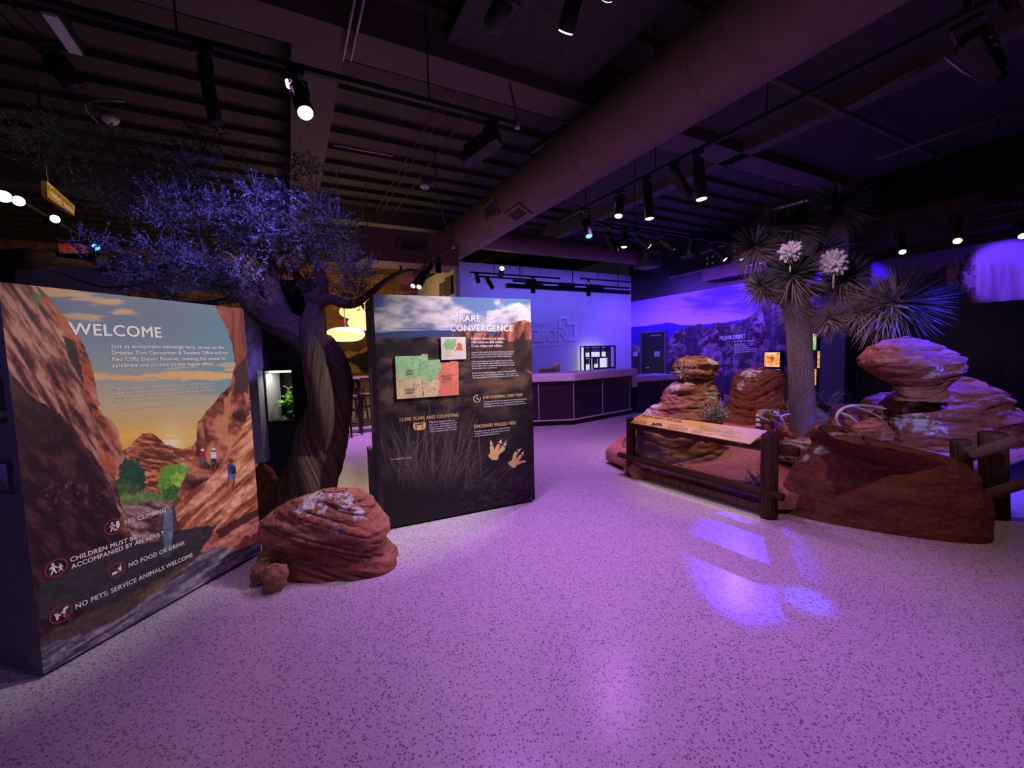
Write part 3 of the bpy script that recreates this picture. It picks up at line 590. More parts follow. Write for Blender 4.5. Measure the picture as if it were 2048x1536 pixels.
def welcome(X, Y, U, V):
    p = Paint(X, Y); n = fbm(X*.03, Y*.03, 3, 6); st = fbm(X*.035+Y*.01, Y*.11-X*.05, 8, 5)
    p.c = p.grad(Y+(X-300)*-.05, [(560, (112, 122, 140)), (640, (112, 130, 146)), (700, (128, 150, 158)), (760, (158, 168, 160)), (810, (200, 186, 146)), (850, (226, 188, 116)), (885, (240, 194, 92)), (930, (244, 170, 66))])
    p.fill(np.clip((X-330)/250, 0, .45)*(Y < 790), (100, 150, 168))
    d = np.hypot(X-342, (Y-884)*1.1); p.fill(np.clip(1-d/75, 0, 1)**1.6*.95, (255, 238, 170)); p.fill(np.clip(1-d/22, 0, 1), (255, 250, 215))
    cl = fbm(X*.016, Y*.09, 14, 5)
    band = np.clip(1-abs(Y-(752-(X-330)*.02))/17, 0, 1); p.fill(np.clip((cl+band*.55-.72)*5, 0, .95)*(band > 0), (236, 188, 124))
    b2 = np.clip(1-abs(Y-(590+(X-150)*.25))/24, 0, 1)*np.clip((300-X)/60, 0, 1); p.fill(np.clip((cl+b2*.5-.74)*5, 0, .9)*(b2 > 0), (214, 172, 124))
    b3 = np.clip(1-abs(Y-(632+(X-150)*.15))/10, 0, 1)*np.clip((225-X)/40, 0, 1); p.fill(np.clip((cl+b3*.5-.70)*5, 0, .8)*(b3 > 0), (214, 176, 134))
    b4 = np.clip(1-abs(Y-(868+(X-300)*-.05))/14, 0, 1); p.fill(np.clip((cl+b4*.5-.74)*5, 0, .8)*(b4 > 0), (250, 205, 90))
    b5 = np.clip(1-abs(Y-(733-(X-400)*.05))/6, 0, 1)*(X > 330); p.fill(np.clip((cl+b5*.4-.66)*5, 0, .7)*(b5 > 0), (226, 190, 150))
    def rock(pts, dark, mid, light, wob=5, sx=.03, sy=.05, rot=.7, seed=0, gain=1.0):
        xr = X*math.cos(rot)+Y*math.sin(rot); yr = -X*math.sin(rot)+Y*math.cos(rot)
        t = np.clip((fbm(xr*sx, yr*sy*2.2, seed, 6)-.5)*2.6*gain+.5+(fbm(X*.12, Y*.12, seed+4)-.5)*.5, 0, 1)
        col = p.grad(t, [(0, dark), (.5, mid), (1, light)])
        x = X+(fbm(X*.05, Y*.05, seed+1)-.5)*2*wob; y = Y+(fbm(X*.05, Y*.05, seed+2)-.5)*2*wob
        p.fill(inpoly(x, y, pts), col)
    p.fill(Y > 985, (96, 70, 66)); p.fill((Y > 1060)*1.0, (62, 54, 56))
    # distant boulders and the valley
    rock([(235, 900), (300, 880), (360, 900), (400, 880), (410, 1010), (235, 1020)], (120, 66, 46), (176, 106, 74), (214, 160, 118), 6, .06, .05, .2, 40)
    rock([(258, 908), (266, 885), (285, 868), (305, 866), (322, 880), (345, 900), (356, 920), (352, 945), (335, 965), (325, 1005), (288, 1008), (290, 960), (262, 930)], (92, 50, 42), (180, 100, 66), (226, 152, 108), 3, .05, .09, .15, 44, 1.2)
    p.ell(262, 955, 30, 38, (46, 82, 62), 0, 16, .1, 50); p.ell(250, 985, 26, 26, (70, 104, 56), 0, 14, .1, 51); p.ell(285, 1005, 55, 20, (112, 142, 76), 0, 12, .1, 52)
    p.ell(352, 965, 36, 40, (108, 168, 62), 0, 18, .12, 53); p.ell(360, 960, 18, 16, (150, 200, 84), 0, 14, .14, 54); p.ell(345, 985, 22, 14, (60, 110, 50), 0, 14, .14, 55)
    # left cliff
    L_ = [(-40, 540), (70, 572), (96, 590), (112, 618), (142, 645), (150, 668), (168, 690), (185, 730), (192, 775), (200, 826), (224, 842), (240, 868), (244, 892), (236, 930), (230, 965), (246, 1020), (260, 1080), (240, 1180), (-40, 1340)]
    rock(L_, (70, 38, 38), (142, 84, 72), (200, 148, 124), 5, .018, .05, 1.0, 60, 1.25)
    edge = inpoly(X+(n-.5)*16, Y, [(60, 572), (96, 592), (118, 622), (146, 650), (168, 692), (188, 740), (200, 826), (215, 845), (236, 880), (232, 960), (205, 930), (190, 850), (168, 790), (160, 730), (128, 660), (90, 620)])
    p.fill(edge*np.clip((st-.36)*4, 0, .8), (196, 98, 58))
    p.fill(inpoly(X+(n-.5)*10, Y, [(126, 672), (146, 680), (160, 720), (168, 770), (152, 745), (138, 715)])*.85, (52, 38, 40)); p.ell(72, 598, 18, 12, (104, 112, 66), .6, 14, .1, 63)
    sh = [(-40, 740), (28, 756), (62, 792), (118, 826), (140, 858), (176, 896), (206, 940), (228, 990), (246, 1060), (300, 1120), (120, 1260), (-40, 1330)]
    rock(sh, (40, 22, 28), (58, 32, 38), (84, 50, 54), 6, .03, .03, .8, 66)
    p.fill(inpoly(X, Y, [(80, 960), (230, 960), (236, 1010), (90, 1020)])*np.clip((fbm(X*.16, Y*.16, 68)-.62)*7, 0, .6), (150, 116, 110))
    # right cliff
    R_ = [(425, 600), (438, 632), (456, 660), (466, 700), (471, 728), (465, 745), (462, 772), (440, 792), (416, 820), (396, 846), (392, 900), (384, 930), (356, 985), (352, 1040), (600, 1120), (600, 560)]
    rock(R_, (66, 36, 36), (142, 76, 60), (196, 128, 98), 4, .03, .02, .25, 70, 1.2)
    p.poly([(440, 612), (520, 612), (520, 800), (484, 800), (468, 720), (456, 650)], (116, 58, 50), 4, .05, 71); p.fill(inpoly(X, Y, R_)*(Y < 800)*np.clip((fbm(X*.09, Y*.015, 72)-.5)*6, 0, .55), (168, 96, 72))
    p.poly([(468, 740), (492, 712), (500, 760), (492, 790), (466, 790)], (74, 52, 56), 4, .06, 73)
    p.fill(inpoly(X, Y, [(396, 850), (470, 775), (500, 790), (470, 900), (420, 930), (392, 905)])*np.clip((fbm(X*.11, Y*.02, 75)-.48)*7, 0, .8), (206, 138, 94))
    # the ramp of red rock with the walkers, the creek and the grey ledge
    rock([(350, 1012), (372, 985), (412, 965), (440, 930), (470, 880), (498, 830), (600, 760), (600, 1140), (440, 1110), (420, 1050), (356, 1062)], (128, 66, 48), (190, 116, 84), (222, 162, 128), 4, .02, .07, -.75, 80, 1.1)
    p.poly([(330, 1060), (356, 1062), (400, 1052), (430, 1050), (410, 1085), (398, 1110), (330, 1150), (230, 1200), (80, 1240), (80, 1170), (250, 1090)], (58, 56, 60), 5, .04, 84)
    p.poly([(322, 1020), (345, 1010), (348, 1060), (340, 1110), (325, 1115)], (70, 86, 96), 3, .06, 85); p.fill((abs(X-336) < 6+n*8)*(Y > 1012)*(Y < 1100)*.6, (140, 160, 172))
    rock([(246, 1010), (330, 1000), (350, 1010), (322, 1030), (318, 1080), (280, 1090), (256, 1060)], (76, 52, 54), (134, 104, 98), (176, 150, 140), 4, .03, .06, .3, 87)
    rock([(410, 1085), (440, 1055), (524, 1010), (600, 1000), (600, 1180), (380, 1180), (396, 1110)], (126, 66, 52), (186, 108, 86), (206, 134, 112), 3, .02, .04, -.5, 90)
    p.poly([(432, 1062), (524, 1012), (530, 1022), (440, 1078)], (78, 44, 40), 3, .06, 91)
    p.poly([(60, 1290), (110, 1258), (230, 1205), (330, 1150), (400, 1105), (430, 1105), (350, 1180), (250, 1230), (80, 1310)], (84, 72, 62), 4, .05, 93); p.poly([(270, 1195), (390, 1118), (400, 1130), (290, 1205)], (112, 96, 58), 4, .05, 94)
    rock([(40, 1330), (88, 1290), (180, 1262), (230, 1242), (282, 1205), (330, 1165), (400, 1112), (430, 1092), (470, 1100), (600, 1060), (600, 1180), (60, 1420)], (74, 70, 82), (112, 108, 122), (158, 150, 156), 4, .02, .09, -.55, 96, 1.0)
    # walkers in the print
    def man(cx, cy, k, top, legs):
        p.ell(cx, cy-13*k, 3.2*k, 3.6*k, (92, 62, 48)); p.poly([(cx-5*k, cy-9*k), (cx+5*k, cy-9*k), (cx+5*k, cy+4*k), (cx-4*k, cy+4*k)], top); p.poly([(cx-4*k, cy+3*k), (cx+5*k, cy+3*k), (cx+6*k, cy+12*k), (cx+2*k, cy+12*k), (cx, cy+8*k), (cx-3*k, cy+12*k), (cx-5*k, cy+11*k)], legs)
        p.poly([(cx-5*k, cy+11*k), (cx-2.5*k, cy+11*k), (cx-4*k, cy+22*k), (cx-7*k, cy+22*k)], (120, 78, 62)); p.poly([(cx+3*k, cy+11*k), (cx+5.5*k, cy+11*k), (cx+4*k, cy+23*k), (cx+1.5*k, cy+23*k)], (110, 70, 58))
    man(405, 913, 1.0, (184, 40, 50), (80, 96, 130)); man(427, 914, 1.1, (224, 214, 212), (40, 46, 60)); man(462, 942, 1.5, (46, 66, 128), (74, 98, 150)); p.ell(405, 900, 4, 2.5, (230, 220, 205)); p.ell(427, 898, 4.2, 2.6, (225, 215, 205)); p.poly([(461, 931), (472, 933), (472, 948), (462, 948)], (38, 42, 70))
    lw = np.clip((Y-880)/80, 0, 1)[..., None]; return p.c*(1+lw*(.55*(fbm(X*.16, Y*.16, 150, 5)-.5)[..., None]+.35*(fbm(X*.04+Y*.02, Y*.12, 151, 4)-.5)[..., None]))
PRW = printmat('board_print', .5, .35)
print_grid('printed_face', b1.o, b1.ux, Z, b1.w, b1.h, 420, 640, welcome, PRW, wb)
H1 = b1.hit
letters('heading', [('WELCOME', (138, 669), (323.5, 675), 25)], H1, Z, b1.n, LTXT, wb, .024)
letters('intro_text', [('Just as ecosystems converge here, so too do the', (220.8, 696), (447.7, 697.7), 8), ('Greater Zion Convention & Tourism Office and the', (222.3, 709), (455.2, 708.3), 8), ('Red Cliffs Desert Reserve, creating this center to', (223, 722), (450.8, 719.4), 8), ('celebrate and protect all this region offers.', (224.2, 734.8), (426.6, 730), 8)], H1, Z, b1.n, LTXT, wb, .022)
CTXT = pmat('cream_lettering', (.86, .78, .60), .5, var=.01)
letters('body_text', [('We encourage you to get out and explore, but first use this space to learn', (227.8, 781), (429.4, 767.7), 4.6), ('about our boundless adventures, meet the animals that call this place home,', (229, 790), (435, 774.7), 4.6), ('and be inspired by a mix of history that continues to shape our existence', (229.2, 798), (429.7, 781), 4.6), ('here in Southwest Utah.', (229.7, 805.5), (305.5, 799), 4.6)], H1, Z, b1.n, CTXT, wb, .02)
letters('closing_text', [('Ask questions. Be curious. Feel at home.', (231.7, 821.6), (355, 809), 4.6)], H1, Z, b1.n, CTXT, wb, .02)
for nm_, ln_ in (('climbing_rule', [('NO CLIMBING', (249.4, 1049.4), (331.4, 1023.4), 9.5)]), ('children_rule', [('CHILDREN MUST BE', (140, 1124.6), (273, 1078), 10), ('ACCOMPANIED BY AN ADULT', (142.2, 1138.3), (328, 1068.8), 10)]), ('food_rule', [('NO FOOD OR DRINK', (257, 1135), (369.7, 1088.5), 9.5)]), ('pets_rule', [('NO PETS; SERVICE ANIMALS WELCOME', (151, 1218.4), (385, 1113), 10.5)])): letters(nm_, ln_, H1, Z, b1.n, LTXT, wb, .03)

def bd(b, c, pts, s):      # small figure drawn round a point of the board, s metres per unit
    o = b.hit(*c); return [o+b.ux*(x*s)+Z*(y*s) for x, y in pts]
def icon(b, r, c, rad, shapes, slash=True):
    mb = MB(); ring_px(mb, c, rad*.86, rad, b.hit, b.n, .002)
    if slash: mb.slab([q+b.n*.0035 for q in bd(b, c, [(-.66, .56), (-.56, .66), (.66, -.56), (.56, -.66)], rad)], b.n*-.001)
    pg = mb.build('prohibition_ring', REDP, r)
    mb = MB(); 
    for sh_ in shapes: mb.slab([q+b.n*.003 for q in bd(b, c, sh_, rad)], b.n*-.001)
    mb.build('pictogram', LTXT, pg)
def disc(cx, cy, r, n=10): return [(cx+r*math.cos(2*math.pi*i/n), cy+r*math.sin(2*math.pi*i/n)) for i in range(n)]
def manfig(x, y, k): return [disc(x, y+.42*k, .11*k), [(x-.13*k, y+.27*k), (x+.13*k, y+.27*k), (x+.3*k, y+.02*k), (x+.22*k, y-.03*k), (x+.1*k, y+.1*k), (x+.12*k, y-.12*k), (x+.24*k, y-.5*k), (x+.12*k, y-.5*k), (x, y-.2*k), (x-.14*k, y-.5*k), (x-.26*k, y-.5*k), (x-.11*k, y-.1*k), (x-.11*k, y+.1*k), (x-.25*k, y-.02*k), (x-.3*k, y+.06*k)]]
icon(b1, wb, (226, 1053), .043, manfig(-.1, 0, 1.15)+[[(.15, -.62), (.3, -.1), (.35, .5), (.62, .52), (.75, 0), (.5, -.6)]])
icon(b1, wb, (112, 1136), .045, manfig(-.25, .05, 1.2)+manfig(.35, -.1, .85), False)
icon(b1, wb, (233, 1140), .041, [[(-.55, -.1), (-.6, -.45), (.05, -.45), (0, -.1)], [(.15, .25), (.2, -.45), (.5, -.45), (.58, .25)], [(.38, .25), (.46, .62), (.52, .6), (.45, .25)]])
icon(b1, wb, (121, 1227), .045, [[(-.55, .1), (.15, .12), (.3, .5), (.62, .5), (.68, .28), (.45, .18), (.38, -.05), (.36, -.55), (.22, -.55), (.18, -.2), (-.2, -.2), (-.25, -.55), (-.42, -.55), (-.45, -.15), (-.62, .3)]])
# small niches on the side of the board
sx = -b1.n; so = b1.o
def side(px, py): return onplane(px, py, so, b1.ux)
def nicheart(X, Y, U, V):
    p = Paint(X, Y); t = V/V.max(); p.c = p.grad(t, [(0, (120, 110, 100)), (.3, (150, 130, 140)), (.5, (140, 110, 170)), (1, (170, 150, 205))]); p.fill(np.clip((fbm(U*40, V*40, 9)-.5)*6, 0, .5)*(t < .4), (80, 76, 60)); return p.c
for (x0, y0, x1, y1) in ((-12, 762, 8, 815), (-16, 928, 26, 980)):
    p_ = side(x1, y1); q_ = side(x1, y0); w_ = .16
    mb = MB(); mb.box(p_+sx*(w_/2)+Z*((q_.z-p_.z)/2)-b1.ux*.004, w_+.03, .012, q_.z-p_.z+.03, sx, b1.ux); f_ = mb.build('niche_frame', DKGREY, wb)
    print_grid('niche_picture', p_-b1.ux*.012, sx, Z, w_, q_.z-p_.z, 20, 30, nicheart, PRW, f_)
mb = MB(); p_ = side(14, 828); mb.box(p_+sx*.1-b1.ux*.02, .2, .04, .03, sx, b1.ux); mb.build('side_ledge', GREY, wb)
# ================================================================ SECOND BOARD
b2 = Board(fl(770, 1062), fl(1070, 1003), 1.99, .62)
cb = root('convergence_board', 'tall dark board headed A RARE CONVERGENCE with colour map and footprints', 'information board', Vector((b2.o.x, b2.o.y, 0)))
board_body(b2, cb, pmat('board_side', (.16, .13, .16)))
def conv(X, Y, U, V):
    p = Paint(X, Y); n = fbm(X*.03, Y*.05, 3, 6)
    p.c = p.grad(Y, [(585, (84, 116, 158)), (610, (92, 126, 164)), (650, (110, 130, 165)), (672, (120, 135, 165))])
    cl = fbm(X*.018, Y*.03, 24, 6); msk = np.clip((666-Y)/8, 0, 1)*np.clip((cl-.24-.24*np.clip((X-925)/30, 0, 1)*np.clip((626-Y-(n-.5)*40)/12, 0, 1)+.12*np.clip((930-X)/60, 0, 1)*np.clip((645-Y)/10, 0, 1))*7, 0, 1)
    p.fill(msk, p.grad(np.clip(fbm(X*.03, Y*.06, 27, 6)*1.25, 0, 1), [(.3, (120, 130, 150)), (.6, (196, 196, 194)), (.85, (226, 222, 212))]))
    p.fill((X < 778)*(Y < 615)*np.clip((778-X)/20, 0, .8), (72, 88, 165)); p.fill((Y > 655)*np.clip((fbm(X*.01, Y*.2, 28)-.45)*5, 0, .7), (66, 88, 140))
    p.poly([(740, 668), (800, 662), (880, 660), (960, 662), (1080, 668), (1080, 700), (740, 690)], (58, 74, 118), 2, .05, 29)
    t = np.clip((fbm(X*.035, Y*.06, 31, 6)-.5)*2.6+.5, 0, 1); gnd = p.grad(t, [(0, (26, 20, 22)), (.5, (62, 50, 44)), (1, (104, 84, 68))])
    p.fill((Y > 676+(n-.5)*10), gnd)
    p.fill(inpoly(X+(n-.5)*10, Y, [(740, 690), (800, 684), (850, 680), (880, 690), (880, 716), (740, 716)])*.7, (38, 32, 32))
    rd_ = [(905, 668), (925, 662), (960, 664), (985, 668), (1005, 658), (1020, 648), (1035, 642), (1050, 640), (1063, 646), (1080, 650), (1080, 760), (1040, 735), (1010, 716), (970, 706), (905, 690)]
    tr = np.clip((fbm(X*.10+Y*.02, Y*.03, 33, 6)-.5)*3+.5, 0, 1); p.fill(inpoly(X+(n-.5)*8, Y+(n-.5)*8, rd_), p.grad(tr, [(0, (52, 30, 30)), (.5, (132, 72, 56)), (1, (190, 116, 92))]))
    p.fill(inpoly(X, Y+(n-.5)*14, [(940, 684), (1080, 680), (1080, 745), (940, 725)])*.72, (48, 36, 36))
    p.fill(np.clip(1-np.hypot((X-990)/75, (Y-768)/18), 0, 1)*.8, (128, 88, 62))
    p.fill((Y > 795)*np.clip((Y-795)/60, 0, .72), (36, 30, 30))
    # grass strands
    rr = np.random.default_rng(5)
    for k in range(170):
        bx = 868+rr.normal()*46; by = 985+rr.normal()*22; L_ = rr.uniform(60, 165); a = rr.normal()*.42+(bx-868)*.004; tx = bx+L_*math.sin(a); ty = by-L_*math.cos(a)
        if tx > 960 and ty < 860: continue
        m_ = (X > min(bx, tx)-2)*(X < max(bx, tx)+2)*(Y > ty)*(Y < by)
        if not m_.any(): continue
        ln = bx+(tx-bx)*(by-Y)/(by-ty); g = rr.uniform(56, 118); p.fill(m_*(abs(X-ln) < .9)*np.clip((by-Y)/L_*1.4+.15, 0, .8), (g, g*.93, g*.82))
    p.fill((Y > 940)*np.clip((Y-940)/70, 0, .8), (20, 16, 18)); p.fill((X > 920)*(Y > 955)*np.clip((fbm(X*.12, Y*.2, 37, 5)-.57)*8, 0, .5), (84, 76, 74))
    p.fill((X > 781)*(X < 824)*(abs(Y-(919-(X-781)*.09)) < .8), (190, 180, 170))
    return p.c
s2 = lambda px, py: onplane(px, py, b2.o, b2.ux)
mb = MB(); mb.bar(s2(743, 735)-b2.ux*.01, s2(749, 866)-b2.ux*.01, .018); mb.build('edge_strip', pmat('strip_grey', (.45, .47, .46), .4), cb)
mb = MB(); q_ = s2(748, 940); mb.box(Vector((q_.x, q_.y, .32))-b2.n*.06-b2.ux*.02, .04, .2, .56, b2.ux, b2.n); mb.build('side_case', GREY, cb)
print_grid('printed_face', b2.o, b2.ux, Z, b2.w, b2.h, 330, 440, conv, PRW, cb)
H2 = b2.hit
letters('heading', [('A RARE', (898.8, 642.6), (961, 643.2), 12.7), ('CONVERGENCE', (899.5, 662.3), (1025.8, 662.3), 13)], H2, Z, b2.n, LTXT, cb, .025)
letters('intro_text', [('Explore deserts and dunes.', (942, 679), (1010, 679), 5.2), ('Hike canyons and mesas.', (942, 686.5), (1006.6, 686), 5.2), ('Cross ridges and valleys.', (942.5, 694), (1005, 693.3), 5.2)], H2, Z, b2.n, LTXT, cb, .02)
letters('body_text', [('Located at the junction of the Mojave Desert, the Colorado', (943.3, 706.2), (1026.8, 704.4), 3.2), ('Plateau and the Great Basin Desert, Greater Zion displays', (943.3, 710.9), (1026, 708.7), 3.2), ('a rare convergence of three iconic Western landscapes.', (943.3, 715.5), (1022.4, 713.4), 3.2)], H2, Z, b2.n, LTXT, cb, .012)
letters('body_text', [('In this special place, you can see Mojave Desert tortoises', (943.3, 724.6), (1025, 721.8), 3.2), ('in their natural habitat, watch California condors soar above', (943.3, 729), (1029, 726), 3.2), ('the red cliffs of Zion and enjoy the wide expanse of a land', (943.5, 733.7), (1028.3, 730.7), 3.2), ('whose waters never reach the sea.', (943.8, 738.2), (994.3, 736.5), 3.2)], H2, Z, b2.n, LTXT, cb, .012)
letters('body_text', [("Greater Zion's unique ecological setting provides unparalleled", (944.2, 748), (1032, 743), 3.2), ('opportunities for recreation and adventure. It also inspires us', (944.4, 752.5), (1034.5, 747.8), 3.2), ('and responsibility to protect the resources that we live near.', (945, 756.8), (1038, 751.9), 3.2)], H2, Z, b2.n, LTXT, cb, .015)
letters('gold_heading', [('DISCOVERING DEEP TIME', (966.4, 797.8), (1045, 792), 6)], H2, Z, b2.n, GTXT, cb, .016)
letters('gold_heading', [('DINOSAURS WALKED HERE', (948, 856.5), (1032, 848.3), 7)], H2, Z, b2.n, GTXT, cb, .016)
letters('gold_heading', [('12,000 YEARS AND COUNTING', (799.6, 842.8), (917, 832.6), 7.2)], H2, Z, b2.n, GTXT, cb, .016)
letters('caption_text', [('This part of Utah has been shaped by powerful geologic forces,', (967.3, 805), (1054, 798.7), 3), ('including the formation and disappearance of ancient seas,', (967.3, 809.8), (1047, 803.4), 3), ('earthquakes and volcanoes, and sandstone rocks and canyons.', (967.4, 814.5), (1053, 807.3), 3)], H2, Z, b2.n, LTXT, cb, .012)
letters('caption_text', [('160 million years ago, dinosaurs walked along the', (949.4, 864.7), (1020.6, 856), 3), ('shores of a big lake, leaving their tracks in sandy', (949.4, 869), (1019.7, 861), 3), ('mud among lush Jurassic forest.', (949.4, 873.5), (999.4, 867.6), 3)], H2, Z, b2.n, LTXT, cb, .012)
letters('caption_text', [('Indigenous people have lived in', (858.8, 846), (909.6, 841.5), 3), ('this area for 12,000 years. As far as', (858.8, 851), (913.7, 846), 3), ('time, three descendants of the', (858.8, 855.6), (912, 850.5), 3), ('ancient Puebloans and Paiutes the', (858.8, 860.2), (914, 855), 3), ('land is southern Utah ancestral.', (858.8, 864.8), (913, 859.5), 3)], H2, Z, b2.n, LTXT, cb, .015)
mb = MB(); ring_px(mb, (954, 797.2), .030, .036, H2, b2.n, .002, 28, 70, 380); mb.slab([q+b2.n*.003 for q in bd(b2, (954, 797.2), [(-.004, .02), (.003, .02), (.003, .003), (.02, -.006), (.017, -.013), (-.004, -.003)], 1)], b2.n*-.001); mb.build('clock_icon', pmat('pale_gold', (.85, .72, .42), .5, var=.02), cb)
mb = MB(); mb.slab([q+b2.n*.002 for q in bd(b2, (839, 852), [(-.055, .02), (-.042, .036), (-.02, .03), (.02, .03), (.042, .036), (.055, .02), (.055, -.015), (.035, -.036), (-.035, -.036), (-.055, -.015)], 1)], b2.n*-.001); di = mb.build('basket_icon', GTXT, cb)
mb = MB()
for s_ in (-1, 1): mb.slab([q+b2.n*.004 for q in bd(b2, (839, 852), [(s_*.03, .028), (s_*.034, .028), (s_*.030, -.03), (s_*.026, -.03)], 1)], b2.n*-.001)
mb.slab([q+b2.n*.004 for q in bd(b2, (839, 852), [(-.025, .022), (.025, .022), (.02, .012), (-.02, .012)], 1)], b2.n*-.001); mb.build('basket_lines', DTXT, di)
q_ = lambda L: [(x/8.535+940, y/8.535+770) for x, y in L]
FT = [[(310, 1200), (345, 1160), (335, 1070), (345, 1030), (395, 1030), (410, 1110), (470, 1000), (520, 1030), (465, 1130), (555, 1035), (600, 1060), (590, 1110), (490, 1190), (480, 1260), (450, 1285), (405, 1275), (380, 1280), (330, 1240)],
      [(650, 1320), (720, 1275), (725, 1210), (765, 1130), (825, 1150), (790, 1220), (770, 1275), (855, 1185), (880, 1200), (875, 1240), (810, 1310), (890, 1285), (893, 1325), (800, 1365), (765, 1415), (725, 1410), (690, 1380), (655, 1350)]]
CL = [[[(335, 1022), (350, 935), (395, 1010)], [(478, 975), (545, 920), (535, 1010)], [(560, 1025), (615, 950), (615, 1045)]], [[(795, 1110), (880, 1075), (835, 1145)], [(865, 1165), (920, 1135), (905, 1205)], [(895, 1280), (970, 1300), (900, 1335)]]]
for i in range(2):
    mb = MB(); flatpoly(mb, q_(FT[i]), H2, b2.n, .003); fo = mb.build('footprint', GTXT, cb)
    mb = MB()
    for c in CL[i]: flatpoly(mb, q_(c), H2, b2.n, .003)
    mb.build('claws', pmat('pale_gold', (.85, .72, .42)), fo)
def mapart(big):
    def f(X, Y, U, V):
        p = Paint(X, Y); n = fbm(X*.08, Y*.08, 41, 5)
        if big:
            p.c = np.ones(X.shape+(3,))*np.array((232, 216, 150))
            p.poly([(780, 700), (880, 700), (882, 730), (878, 752), (866, 762), (850, 764), (835, 756), (815, 764), (797, 748), (780, 742)], (166, 226, 150), 4, .12, 42)
            p.poly([(882, 700), (930, 700), (930, 800), (876, 800), (879, 770), (876, 750), (882, 735)], (240, 142, 106), 4, .1, 43)
            p.fill(np.clip(1-abs(fbm(X*.07, Y*.07, 44)-.5)*40, 0, .35), (90, 100, 70)); p.fill((abs(X-844-(Y-760)*.1) < .8)*(Y > 762), (150, 130, 90))
        else:
            p.c = np.ones(X.shape+(3,))*np.array((226, 228, 206)); p.ell(899, 690, 13, 11, (146, 204, 130), 0, 4, .2, 46); p.ell(908, 682, 6, 4, (146, 204, 130), 0, 3, .2, 47); p.ell(897, 708, 9, 7, (222, 214, 156), 0, 3, .2, 48)
            p.poly([(914, 688), (918, 684), (925, 690), (924, 698), (928, 701), (908, 702), (913, 697)], (226, 104, 76), 2, .2, 49)
        p.c = p.c*(.92+.16*n[..., None]); return p.c
    return f
def mapplate(pts, big):
    uvs = [b2.uv(*p) for p in pts]; mb = MB(); o3 = [b2.o+b2.ux*u+Z*v+b2.n*.001 for u, v in uvs]; mb.slab(o3, b2.n*.012); pl = mb.build('map_plate', pmat('map_edge', (.5, .46, .34), .5), cb)
    u0 = min(u for u, v in uvs); u1 = max(u for u, v in uvs); v0 = min(v for u, v in uvs); v1 = max(v for u, v in uvs)
    # printed skin cut to the outline
    nu, nv = (110, 80) if big else (50, 46); U, V = np.meshgrid(np.linspace(u0, u1, nu), np.linspace(v0, v1, nv)); P = np.array(b2.o+b2.n*.0145)+U[..., None]*np.array(b2.ux)+V[..., None]*np.array(Z); X, Y = projn(P); c = s2l(mapart(big)(X, Y, U, V)).reshape(-1, 3)
    ins = inpoly(U, V, uvs); off_ = np.array(wloc(pl)); fs = []
    for j in range(nv-1):
        for i in range(nu-1):
            if inpoly(np.array([(U[j, i]+U[j, i+1])/2]), np.array([(V[j, i]+V[j+1, i])/2]), uvs)[0]: a = j*nu+i; fs.append((a, a+1, a+nu+1, a+nu))
    me = bpy.data.meshes.new('map_print'); me.from_pydata([tuple(q) for q in (P.reshape(-1, 3)-off_)], [], fs); me.update()
    ca = me.attributes.new('print', 'FLOAT_COLOR', 'POINT'); rg = np.ones((nu*nv, 4), np.float32); rg[:, :3] = c; ca.data.foreach_set('color', rg.reshape(-1)); link('map_print', me, PRW, pl); return pl
pl = mapplate([(789.4, 712.4), (842, 711.4), (842.2, 708), (854.4, 708.3), (855.5, 720.9), (879, 719), (879.5, 726), (901, 724), (901.5, 722), (915.7, 723.2), (917, 789.6), (793.5, 797.7)], True)
letters('map_lettering', [('GREAT', (811.6, 744), (826.8, 743.5), 4.5), ('BASIN', (812.5, 750), (826.5, 749.5), 4.5), ('COLORADO', (882, 754), (906.5, 752), 4), ('PLATEAU', (885, 760), (903.5, 758.5), 4), ('MOJAVE', (809.5, 782), (829, 780.5), 4.5), ('DESERT', (811, 788), (829, 786.5), 4.5)], H2, Z, b2.n, pmat('map_text', (.16, .12, .08), .6), pl, .02, .017)
mapplate([(880.9, 674.5), (930, 674), (931, 718), (882.2, 719.8)], False)
